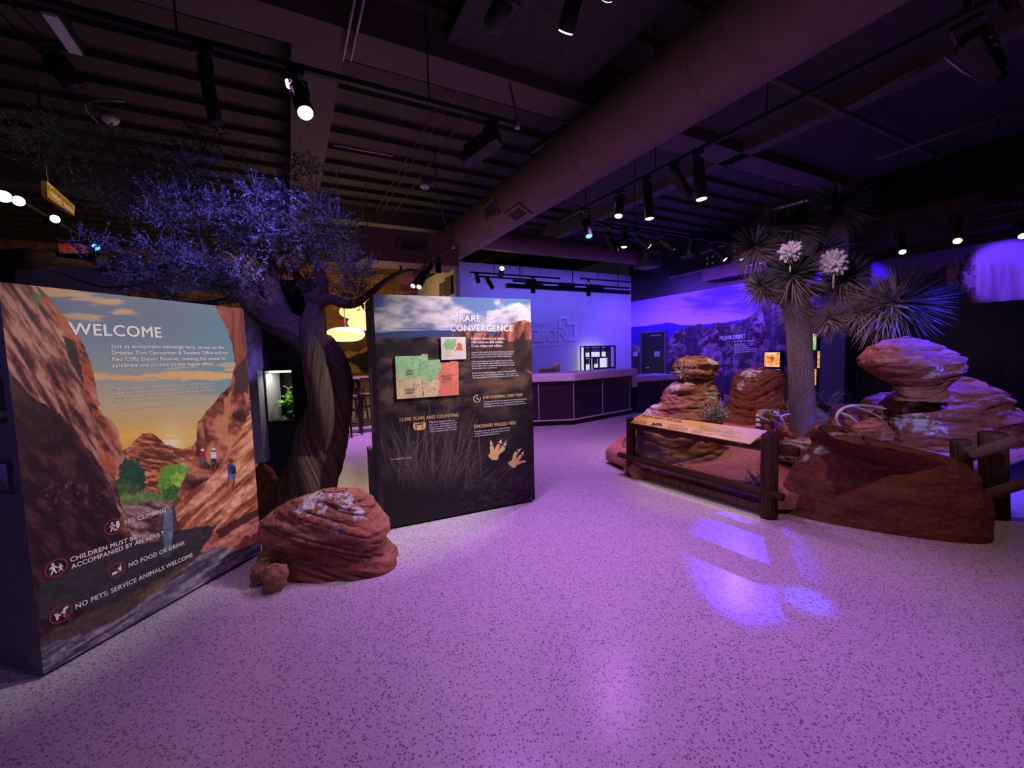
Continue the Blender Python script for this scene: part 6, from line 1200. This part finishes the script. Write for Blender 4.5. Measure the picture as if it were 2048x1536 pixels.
def head(key, tail, front, r, label, lens='off', dy=0, up=None, m=None, group='track spotlights'):
    mpt = m if m is not None else trk(key, tail[0]); tp_ = at(tail[0], tail[1], mpt.y); fp = at(front[0], front[1], mpt.y+dy)
    if (tp_-mpt).z > -.03: tp_ = Vector((tp_.x, tp_.y, mpt.z-.05))
    h = root('track_spotlight', label, 'spotlight', mpt, group); d = (fp-tp_).normalized(); L_ = (fp-tp_).length
    mb = MB(); mb.box(mpt-Z*.03, .10, .04, .035, AV if key in ('t2', 't4', 't5', 't6', 't5b') else BV, BV if key in ('t2', 't4', 't5', 't6', 't5b') else AV); mb.build('adapter', BLACKM, h)
    mid = tp_+d*(L_*.35); s = d.cross(Z); s = s.normalized() if s.length > .1 else BV
    mb = MB(); mb.cyl(mpt-Z*.04, mpt-Z*.07, .012, n=8)
    for k in (-1, 1): mb.bar(mpt-Z*.07+s*(k*(r+.008)), mid+s*(k*(r+.008)), .018, .006)
    mb.bar(mpt-Z*.07-s*(r+.012), mpt-Z*.07+s*(r+.012), .016, .008); mb.build('yoke', BLACKM, h)
    mb = MB(); pr_ = [(0, r*.72), (.10, r*.86), (.12, r*.7), (.16, r*.7), (.18, r*.9), (.24, r*.9), (.26, r*.75), (.3, r*.75), (.32, r), (.97, r), (1, r*.96)]; mb.tube([tp_+d*(L_*t) for t, q in pr_], [q for t, q in pr_], 20); mb.build('barrel', BLACK, h, True)
    mb = MB(); mb.tube([tp_+d*(L_*1.0), tp_+d*(L_*1.0+.006)], [r*.86, r*.80], 20); mb.build('lens', {'off': LENS_OFF, 'w': LENS_W, 'v': LENS_V, 'b': LENS_B}[lens], h)
    return h
head('t1', (590, 165), (611, 226), .050, 'lit violet-white spotlight on the upper left track', 'v', -.12)
head('t1', (404, 112), (431, 246), .036, 'long black unlit spotlight hanging left of the violet-white one', 'off', .05)
head('', (84, 82), (150, 174), .05, 'blurred dark spotlight at the top left with a blue glint', 'off', .1, m=W(a1, at(82, 40, 2.55).dot(BV), 3.32))
head('t0', (1030, -30), (985, 52), .045, 'angled dark spotlight at the top edge, left of a lit one', 'off', .15)
head('t0', (1160, -40), (1132, 62), .04, 'dark spotlight with warm glowing lens at the top edge', 'w', .12)
head('t0', (1228, -60), (1216, -8), .04, 'spotlight just touching the top edge right of the lit one', 'w', .1)
head('t2', (1240, 392), (1237, 432), .052, 'lit spotlight third from the near end of the long right track', 'w', -.05)
head('t2', (1294, 364), (1299, 437), .050, 'long slim lit spotlight second along the right track', 'w', 0)
head('t2', (1348, 338), (1374, 392), .056, 'tilted spotlight pointing down right near the duct', 'w', .25)
head('t2', (1396, 318), (1403, 398), .056, 'large lit spotlight nearest us on the long right track', 'w', 0)
head('t2', (1170, 440), (1178, 472), .050, 'spotlight with blue lens at the far end of the right track', 'b', -.1)
head('t3', (1214, 464), (1232, 506), .052, 'first black head at the left end of the cross track', 'off', .1)
head('t3', (1249, 462), (1248, 494), .050, 'straight-down black head with faint rim on the cross track', 'w', 0)
head('t3', (1273, 472), (1298, 492), .05, 'black head aimed right in the middle of the cross track', 'w', .05)
head('t3', (1322, 480), (1346, 496), .055, 'wide black head with blue-white lens on the cross track', 'v', .1)
head('t3', (1382, 482), (1380, 510), .05, 'plain black head hanging straight near the menu panel', 'off', 0)
head('t3', (1422, 492), (1450, 519), .045, 'black head with small bright lens aimed down right', 'w', -.1)
hb_ = head('t3', (1478, 498), (1483, 518), .045, 'head with cyan-blue lens beside the joshua tree', 'b', -.1)
spot(at(1484, 520, hb_.location.y-.14), fl(1494, 1092), 1150, (.04, .02, 1.0), 8.5, .35, .025)
head('t4', (877, 517), (877, 546), .055, 'black cylinder spotlight at the end of the short track', 'off', 0)
head('t4', (862, 530), (838, 574), .05, 'brighter lit spotlight above the second printed board', 'w', -.5)
head('t4', (848, 540), (826, 572), .05, 'dimmer lit spotlight left of the brighter one above the board', 'w', -.4)
head('w0', (953, 549), (957, 566), .05, 'first dark head at the left end by the white wall', 'off', 0)
head('w1', (974, 556), (985, 576), .055, 'second dark tilted head by the white wall', 'off', -.1)
head('w0', (1000, 546), (1004, 537), .06, 'round glowing lamp against the white wall', 'w', -.35)
head('w2', (1177, 572), (1177, 592), .06, 'dark cylinder head right of centre on the white wall', 'off', 0)
head('w0', (1066, 566), (1066, 586), .06, 'dark cylinder head hanging left of centre on the white wall', 'off', 0)
head('t5', (1800, 468), (1805, 504), .05, 'lit spotlight right of the black column before the mural', 'w', -.25)
head('t5', (1912, 434), (1915, 482), .055, 'larger lit spotlight nearest the bright blue mural corner', 'w', -.3)
head('t5', (2035, 440), (2046, 472), .05, 'lit violet spotlight at the far right edge', 'v', -.2)
head('t6', (-14, 372), (8, 393), .06, 'brightest white spotlight at the far left edge', 'w', -.25)
head('t6', (22, 388), (37, 402), .055, 'violet-white spotlight next to the far left one', 'v', -.2)
head('t6', (150, 470), (192, 494), .05, 'blue lit spotlight among branches left of the tree crown', 'b', -.3)
head('t6', (96, 430), (110, 438), .05, 'small white spotlight below the yellow sign', 'w', -.2)
# small projectors
def projector(nm, label, m, tail, front, dy=.0, blue=False):
    a = at(tail[0], tail[1], m.y); b = at(front[0], front[1], m.y+dy); d = (b-a).normalized(); s = d.cross(Z).normalized(); u = s.cross(d); L_ = (b-a).length; r = root(nm, label, 'projector', m)
    mb = MB(); mb.box((a+b)/2, .13, .12, L_, s, u, d); mb.build('housing', BLACK, r, bevel=.012); mb = MB(); mb.bar(m, m-Z*.08, .06, .06); mb.bar(m-Z*.08-s*.08, m-Z*.08+s*.08, .03)
    for k in (-1, 1): mb.bar(m-Z*.08+s*(.08*k), (a+b)/2+s*(.08*k), .022, .012)
    mb.build('yoke', BLACKM, r); mb = MB(); mb.cyl(b, b+d*.05, .055, .06, 20); mb.build('snout', BLACKM, r); mb = MB(); mb.cyl(b+d*.05, b+d*.056, .048, n=20); mb.build('lens', LENS_B if blue else LENS_OFF, r)
    mb = MB(); mb.cyl(a+s*.068+d*.08, a+s*.085+d*.08, .012, n=8); mb.cyl(a+s*.068+d*.14, a+s*.085+d*.14, .012, n=8); mb.build('knobs', GREY, r)
projector('gobo_projector', 'black image projector at the right end of the upper left track', trk('t1', 985), (996, 270), (938, 312), .12)
projector('gobo_projector', 'dark projector with dim blue lens in the top right corner', trk('t2', 1900) if False else at(1935, 18, 2.9), (1940, 70), (1985, 148), .1, True)
mb = MB(); p_ = at(1935, 18, 2.9); rodmesh(mb, p_, .02); tag(mb.build('projector_pole', BLACKM, None, False, p_), 'black drop pole above the top right projector', 'pole')
mb = MB(); mb.tube([at(1925, 92, 2.9), at(1893, 108, 2.9), at(1890, 114, 2.9), at(1925, 142, 2.9), at(1945, 152, 2.9)], .009, 8); tag(mb.build('cable_loop', GALV, None, True, at(1925, 142, 2.9)), 'grey cable loop beside the top right projector', 'cable')
# linear fixtures, detectors, pipes
def linear(label, q0, q1, z):
    a = fl(q0[0], q0[1], z); b = fl(q1[0], q1[1], z); r = root('linear_light', label, 'ceiling light', (a+b)/2, 'unlit linear ceiling lights'); mb = MB(); mb.bar(a+Z*.045, b+Z*.045, .12, .07); mb.build('housing', BLACK, r); mb = MB(); mb.bar(a, b, .085, .025); mb.build('diffuser', WHITEP, r)
    rods([a+(b-a)*t+Z*.07 for t in (.1, .9)], .005, BLACKM, r)
linear('pale linear light emerging left of the round duct', (1066, 308), (1136, 262), 4.45)
linear('pale linear light cut off by the top edge above the duct', (1444, 30), (1510, -14), 4.3)
linear('pale thin linear light above the joshua tree', (1547, 419), (1617, 400), 4.25)
linear('pale linear light in the top left corner', (152, 106), (98, 28), 4.2)
def detector(label, px, py):
    c = fl(px, py, ZC-.15); r = root('smoke_detector', label, 'smoke detector', c, 'smoke detectors'); mb = MB(); mb.lathe(c, [(.001, -.05), (.05, -.05), (.085, -.025), (.095, 0), (.095, .03), (.001, .03)], 24); mb.build('cover', WHITEP, r, True); mb = MB(); mb.lathe(c, [(.05, .03), (.05, .152)], 12); mb.build('mount', WHITEP, r); mb = MB(); mb.lathe(c, [(.001, -.056), (.02, -.056), (.022, -.048)], 12); mb.build('sensor', DKGREY, r)
detector('white smoke detector on the ceiling at upper left', 221, 240); detector('white smoke detector on the ceiling above the second board', 850, 373)
mb = MB(); mb.tube([fl(250, 202, 4.7), fl(200, 200, 4.7), fl(168, 207, 4.7), fl(172, 222, 4.7), fl(196, 245, 4.7)], .012, 8); tag(mb.build('bent_conduit', GALV, None, True, fl(196, 245, 4.7)), 'bent conduit curling beside the upper left smoke detector', 'conduit')
mb = MB(); p_ = trk('t1', 1036); mb.tube([p_+Z*.02, p_+Z*.06, at(1030, 215, p_.y), at(1022, 180, p_.y+.15), at(1018, 165, p_.y+.9)], .011, 10); mb.cyl(p_-Z*.03, p_+Z*.04, .022, n=10); tag(mb.build('feed_conduit', GALV, None, True, p_), 'silver feed conduit at the right end of the upper left track', 'conduit')
p_ = TRACKS['t4'][0]; mb = MB(); mb.tube([p_+Z*.0, p_+Z*.05, at(888, 440, p_.y), at(882, 412, p_.y), at(874, 390, p_.y), Vector((at(872, 382, p_.y).x, p_.y, ZC-.1))], .014, 10); mb.cyl(p_-Z*.04, p_+Z*.05, .03, n=10); tag(mb.build('feed_conduit', GALV, None, True, p_), 'tall silver feed conduit dropping to the short track above the second board', 'conduit')
pole('sprinkler_pipe', 'dark sprinkler pipe descending across the right ceiling', W(fl(1508, 139, 4.45).dot(AV), 3.9, 4.45), W(fl(1508, 139, 4.45).dot(AV), 10.5, 4.45), .035, BEAMM)
pole('branch_pipe', 'thin dark branch pipe joining the sprinkler pipe at right', fl(1690, 218, 4.42), fl(1850, 128, 4.42), .022, BEAMM)
pole('branch_pipe', 'thin dark branch pipe nearer the column at right', fl(1752, 318, 4.42), fl(2048, 214, 4.42), .03, BEAMM)
for i, (x, lb) in enumerate(((716, 'left one of two vertical-looking grey conduits at the top'), (736, 'right one of two vertical-looking grey conduits at the top'))): pole('ceiling_conduit', lb, fl(x, -40, 4.4), fl(x-30-i*4, 120, 4.4), .014, GALV, 'conduit')
pole('ceiling_conduit', 'short pale conduit right of the left beam', fl(666, 290, 4.65), fl(785, 312, 4.65), .011, WHITEP, 'conduit')
for k, (x, y, lb) in enumerate(((914, 147, 'first thin ceiling cable right of the left beam'), (934, 152, 'second thin ceiling cable right of the left beam'), (976, 166, 'third thin ceiling cable nearest the round duct'))):
    p = fl(x, y, 4.7); pole('ceiling_cable', lb, p, p+AV*5.5, .009, BEAMM, 'cable', 6)
# menu-like dark panel with pale marks, and bulkhead under it
BB = 9.7; hb = lambda x, y: onb(x, y, BB)
mp_ = root('overhead_sign', 'dark hanging panel with small pale lines and symbols near the joshua crown', 'sign', hb(1440, 540)); mb = MB(); mb.slab([hb(1340, 557), hb(1500, 519), hb(1500, 478), hb(1340, 500)], BV*.05); mb.build('panel', pmat('panel_dark', (.02, .013, .02), .6), mp_)
letters('pale_marks', [('FIRST COME', (1362, 517), (1388, 511), 4), ('LAST CALL', (1366, 520), (1386, 516), 3), ('EXPLORE MORE', (1401, 509), (1424, 502), 4), ('TRAILS', (1436, 497), (1450, 493), 3.5)], hb, Z, -BV, LTXT, mp_, .02, .01)
mb = MB()
for x, y in ((1415, 517), (1426, 513), (1415, 528), (1426, 526), (1470, 492), (1470, 502), (1469, 514)): mb.slab([hb(x-2.5, y+2)-BV*.012, hb(x+2.5, y+1.4)-BV*.012, hb(x+1, y-3)-BV*.012, hb(x-1, y-2.4)-BV*.012], BV*.004)
mb.build('pale_symbols', LTXT, mp_)
rods([hb(x, 500)+BV*.025 for x in (1350, 1490)], .008, BLACKM, mp_)
mb = MB(); c0 = onb(1405, 545, 10.2); mb.box(W((c0.dot(AV)+1.5)/2, 10.4, 3.62), c0.dot(AV)-1.5, .42, .62, AV, BV); struct(mb.build('trim_12', pmat('bulkhead', (.06, .026, .024), .85, var=.3, scale=2)))
# ================================================================ DINING CORNER beyond the boards
SHADE = emat('lamp_shade', (1, .80, .30), 1.25)
def saucer(label, c, r, h):
    rt_ = root('pendant_lamp', label, 'pendant lamp', c, 'glowing saucer lamps'); mb = MB(); pf_ = [(.001, -h/2)]+[(r*math.sin(math.pi*t)**.62, -h/2*math.cos(math.pi*t)) for t in np.linspace(.06, .94, 24)]+[(.001, h/2)]; mb.lathe(c, pf_, 40); mb.build('lamp_shade', SHADE, rt_, True)
    mb = MB(); mb.cyl(c+Z*h/2, Vector((c.x, c.y, ZC)), .008, n=6); mb.build('cord', pmat('cord_pale', (.6, .5, .3), .6), rt_); mb = MB(); mb.cyl(c+Z*(h/2-.02), c+Z*(h/2+.03), .03, n=10); mb.build('cap', GALV, rt_)
    point(c-Z*(h/2+.25), 6, (1, .74, .36), .2)
for x, y, d, w_, lb in ((691, 669, 8.0, 73, 'whole glowing saucer lamp hanging lowest beside the tree'), (737, 646, 9.2, 78, 'glowing saucer lamp half hidden behind the second board'), (724, 624, 10.4, 84, 'glowing lamp behind, partly hidden by a tree branch')):
    c = at(x, y, d); saucer(lb, c, w_/2*d/FPX, 28*d/FPX)
c = at(745, 606, 11.6); saucer('topmost glowing lamp peeking over beside the second board', c, .30, .42)
DW = pmat('dark_wood', (.03, .02, .016), .5)
tb = fl(722, 850); bt = root('bar_table', 'high round bar table with violet-lit top between tree and second board', 'table', tb)
mb = MB(); mb.cyl(tb+Z*1.02, tb+Z*1.06, .40, n=36); mb.build('table_top', pmat('table_top', (.30, .24, .26), .3), bt); mb = MB(); mb.cyl(tb+Z*.03, tb+Z*1.02, .04, n=14); mb.build('column', BLACKM, bt); mb = MB(); mb.lathe(tb, [(.001, .0), (.26, .0), (.26, .015), (.05, .05), (.001, .05)], 28); mb.build('base', BLACKM, bt)
def stool(label, c, rot):
    r = root('bar_stool', label, 'stool', c, 'dark bar stools'); mb = MB(); mb.lathe(c, [(.001, .72), (.17, .72), (.185, .745), (.17, .77), (.001, .765)], 24); mb.build('seat', DW, r, True)
    for k in range(4):
        a = rot+k*math.pi/2; d = Vector((math.cos(a), math.sin(a), 0)); mb = MB(); mb.bar(c+d*.13+Z*.73, c+d*.22, .034); mb.build('leg', DW, r)
    mb = MB()
    for k in range(4):
        a = rot+k*math.pi/2; d = Vector((math.cos(a), math.sin(a), 0)); e = Vector((math.cos(a+math.pi/2), math.sin(a+math.pi/2), 0)); mb.bar(c+d*.195+Z*.22, c+e*.195+Z*.22, .022)
    mb.build('stretcher', DW, r); mb = MB()
    for k in range(4):
        a = rot+k*math.pi/2; d = Vector((math.cos(a), math.sin(a), 0)); e = Vector((math.cos(a+math.pi/2), math.sin(a+math.pi/2), 0)); mb.bar(c+d*.16+Z*.5, c+e*.16+Z*.5, .02)
    mb.build('stretcher', DW, r); mb = MB()
    for k in (-1, 1): a = rot+.785; d = Vector((math.cos(a), math.sin(a), 0)); s = Vector((-d.y, d.x, 0)); mb.bar(c+d*.15+s*(.13*k)+Z*.74, c+d*.2+s*(.13*k)+Z*1.05, .026)
    mb.bar(c+d*.19-s*.15+Z*1.03, c+d*.19+s*.15+Z*1.03, .03, .08); mb.build('backrest', DW, r)
stool('nearest dark bar stool beside the twisted trunk', fl(700, 872), .5); stool('dark bar stool right of the trunk by the second board', fl(738, 862), 1.0); stool('dark bar stool behind the high table', fl(718, 838), 2.2)
mb = MB(); c = fl(700, 800); c = at(700, 720, 11.8); 
pm = root('rock_print', 'dark landscape picture with pale ledge on the dining corner wall', 'picture', W(A1-.1, ona(690, 720, A1-.1).dot(BV), 0))
hp_ = lambda x, y: ona(x, y, A1-.14)
def dinart(X, Y, U, V):
    p = Paint(X, Y); n = fbm(X*.05, Y*.07, 61, 6); p.c = p.grad(Y, [(560, (176, 116, 62)), (660, (150, 92, 44)), (690, (96, 76, 36)), (720, (58, 44, 30)), (760, (52, 40, 28)), (800, (140, 104, 60))])*(.62+.76*n[..., None])
    bm = (np.mod(Y+n*14, 23) < 2.2)*(Y < 685); p.fill(bm*.55, (70, 38, 18)); bm2 = (np.mod(X+n*20+np.floor(Y/23)*17, 41) < 2.2)*(Y < 685); p.fill(bm2*.5, (70, 38, 18))
    p.poly([(684, 706), (700, 700), (716, 704), (740, 690), (740, 697), (720, 710), (700, 716), (690, 714)], (196, 134, 76), 2, .08, 62); p.poly([(696, 716), (740, 700), (760, 740), (735, 760), (700, 730)], (34, 26, 20), 3, .06, 63); p.poly([(690, 722), (712, 730), (735, 752), (740, 790), (690, 760)], (170, 140, 92), 3, .06, 64); return p.c
c0 = hp_(560, 860); c1 = W(A1-.14, 4.1); print_grid('printed_panel', W(A1-.14, c0.dot(BV), .9), BV, Z, c1.dot(BV)-c0.dot(BV), 3.6, 160, 130, dinart, PRM, pm)
mb = MB(); mb.box(W(A1-.10, (c0.dot(BV)+c1.dot(BV))/2, 2.7), c1.dot(BV)-c0.dot(BV), .06, 3.6, BV, AV); mb.build('backing', BLACK, pm)
point(W(13.9, 1.2, 3.0), 36, (1, .72, .36), .3); point(W(12.8, 3.0, 3.2), 22, (1, .78, .42), .2)
# ochre wall detail and rock pillar seen over the second board
pl_ = at(812, 560, 9.2); rock('rock_pillar', 'pinkish rock-faced pillar rising behind the second printed board', [(528, 795, 835), (545, 792, 838), (580, 796, 836), (640, 798, 838), (720, 796, 840), (860, 792, 846)], 9.6, TAN, None, ry=.9, n=40, mrows=50, seed=81, zmin=0)
mb = MB()
for x, y, w_, h_ in ((885, 578, .4, .35), (897, 572, .25, .5)): q = onb(x, y, 4.12); mb.box(q, .5, .04, h_, AV, BV)
tag(mb.build('wall_hanging', pmat('hanging_brown', (.08, .045, .03), .8), None, False, onb(890, 575, 4.12)), 'dark brown wall hanging on the ochre wall above the second board', 'wall hanging')
# ================================================================ LEFT BACKGROUND beyond the welcome board
hl = lambda x, y: onb(x, y, -2.4)
sgn = root('hanging_sign', 'lit yellow EXPERIENCE sign hanging beyond the tree crown at left', 'sign', hl(118, 400)); q4 = [hl(94, 362), hl(150, 412), hl(149, 432), hl(95, 394)]
mb = MB(); mb.slab(q4, -BV*.05); mb.build('panel', pmat('sign_face', (.55, .36, .08), .6, var=.15, scale=4), sgn)
letters('lettering', [('EXPERIENCE', (96, 378), (145, 417), 9)], hl, Z, BV, pmat('sign_dark_gold', (.30, .20, .05), .6), sgn, .03, .012); letters('pale_lettering', [('GREAT BASIN', (98, 390), (144, 427), 9)], hl, Z, BV, LTXT, sgn, .04, .012)
rods([hl(*q)-BV*.025 for q in ((100, 364), (140, 402))], .006, BLACKM, sgn); qc = sum(q4, Vector())/4; spot(qc+BV*1.2+Z*.6-AV*.3, qc, 46, (1, .78, .34), 50, .6)
rock('dark_arch_rock', 'dark rocky outcrop rising behind the welcome board at upper left', [(500, 20, 70), (512, -20, 150), (520, -60, 260), (535, -80, 290), (552, -80, 250), (565, -80, 120)], 8.0, rockmat('dark_rock', (.06, .035, .03), (.03, .018, .016), (.15, .08, .07), 0, 4), None, ry=.5, n=70, mrows=40, seed=91, zmin=0)
mb = MB(); a0_ = at(40, 560, 6.5); a1_ = at(490, 560, 6.5); mb.box(((a0_.x+a1_.x)/2, 6.5, a0_.z-.03), a1_.x-a0_.x, .12, .34); mb.box(((a0_.x+a1_.x)/2, 6.44, a0_.z-.22), a1_.x-a0_.x, .25, .05)
for x in (145, 205, 330): q = at(x, 570, 6.5); mb.box((q.x, 6.5, q.z/2), .12, .14, q.z)
tag(mb.build('low_canopy', pmat('canopy_grey', (.22, .19, .24), .7), None, False, ((a0_.x+a1_.x)/2, 6.5, 0)), 'grey canopy ledge on black posts behind the welcome board', 'canopy')
pc = root('canyon_picture', 'small lit red canyon picture glimpsed through branches at upper left', 'picture', at(150, 497, 7.2)); mb = MB(); mb.slab([at(116, 508, 7.2), at(180, 508, 7.2), at(185, 484, 7.2), at(118, 486, 7.2)], (0, .03, 0)); mb.build('backing', BLACK, pc)
def cany(X, Y, U, V):
    p = Paint(X, Y); n = fbm(X*.1, Y*.1, 95, 5); p.c = np.ones(X.shape+(3,))*np.array((214, 90, 76))*(.6+.8*n[..., None]); p.fill((X+Y > 655)*.8, (186, 120, 190)); p.fill(np.clip((n-.55)*9, 0, .8), (60, 30, 34)); return p.c
q0_ = at(118, 507, 7.19); q1_ = at(182, 486, 7.19); print_grid('printed_panel', q0_, Vector((1, 0, 0)), Z, q1_.x-q0_.x, q1_.z-q0_.z, 40, 24, cany, PRM, pc); spot(at(150, 440, 6.4), at(150, 497, 7.2), 26, (1, .7, .7), 40, .5)
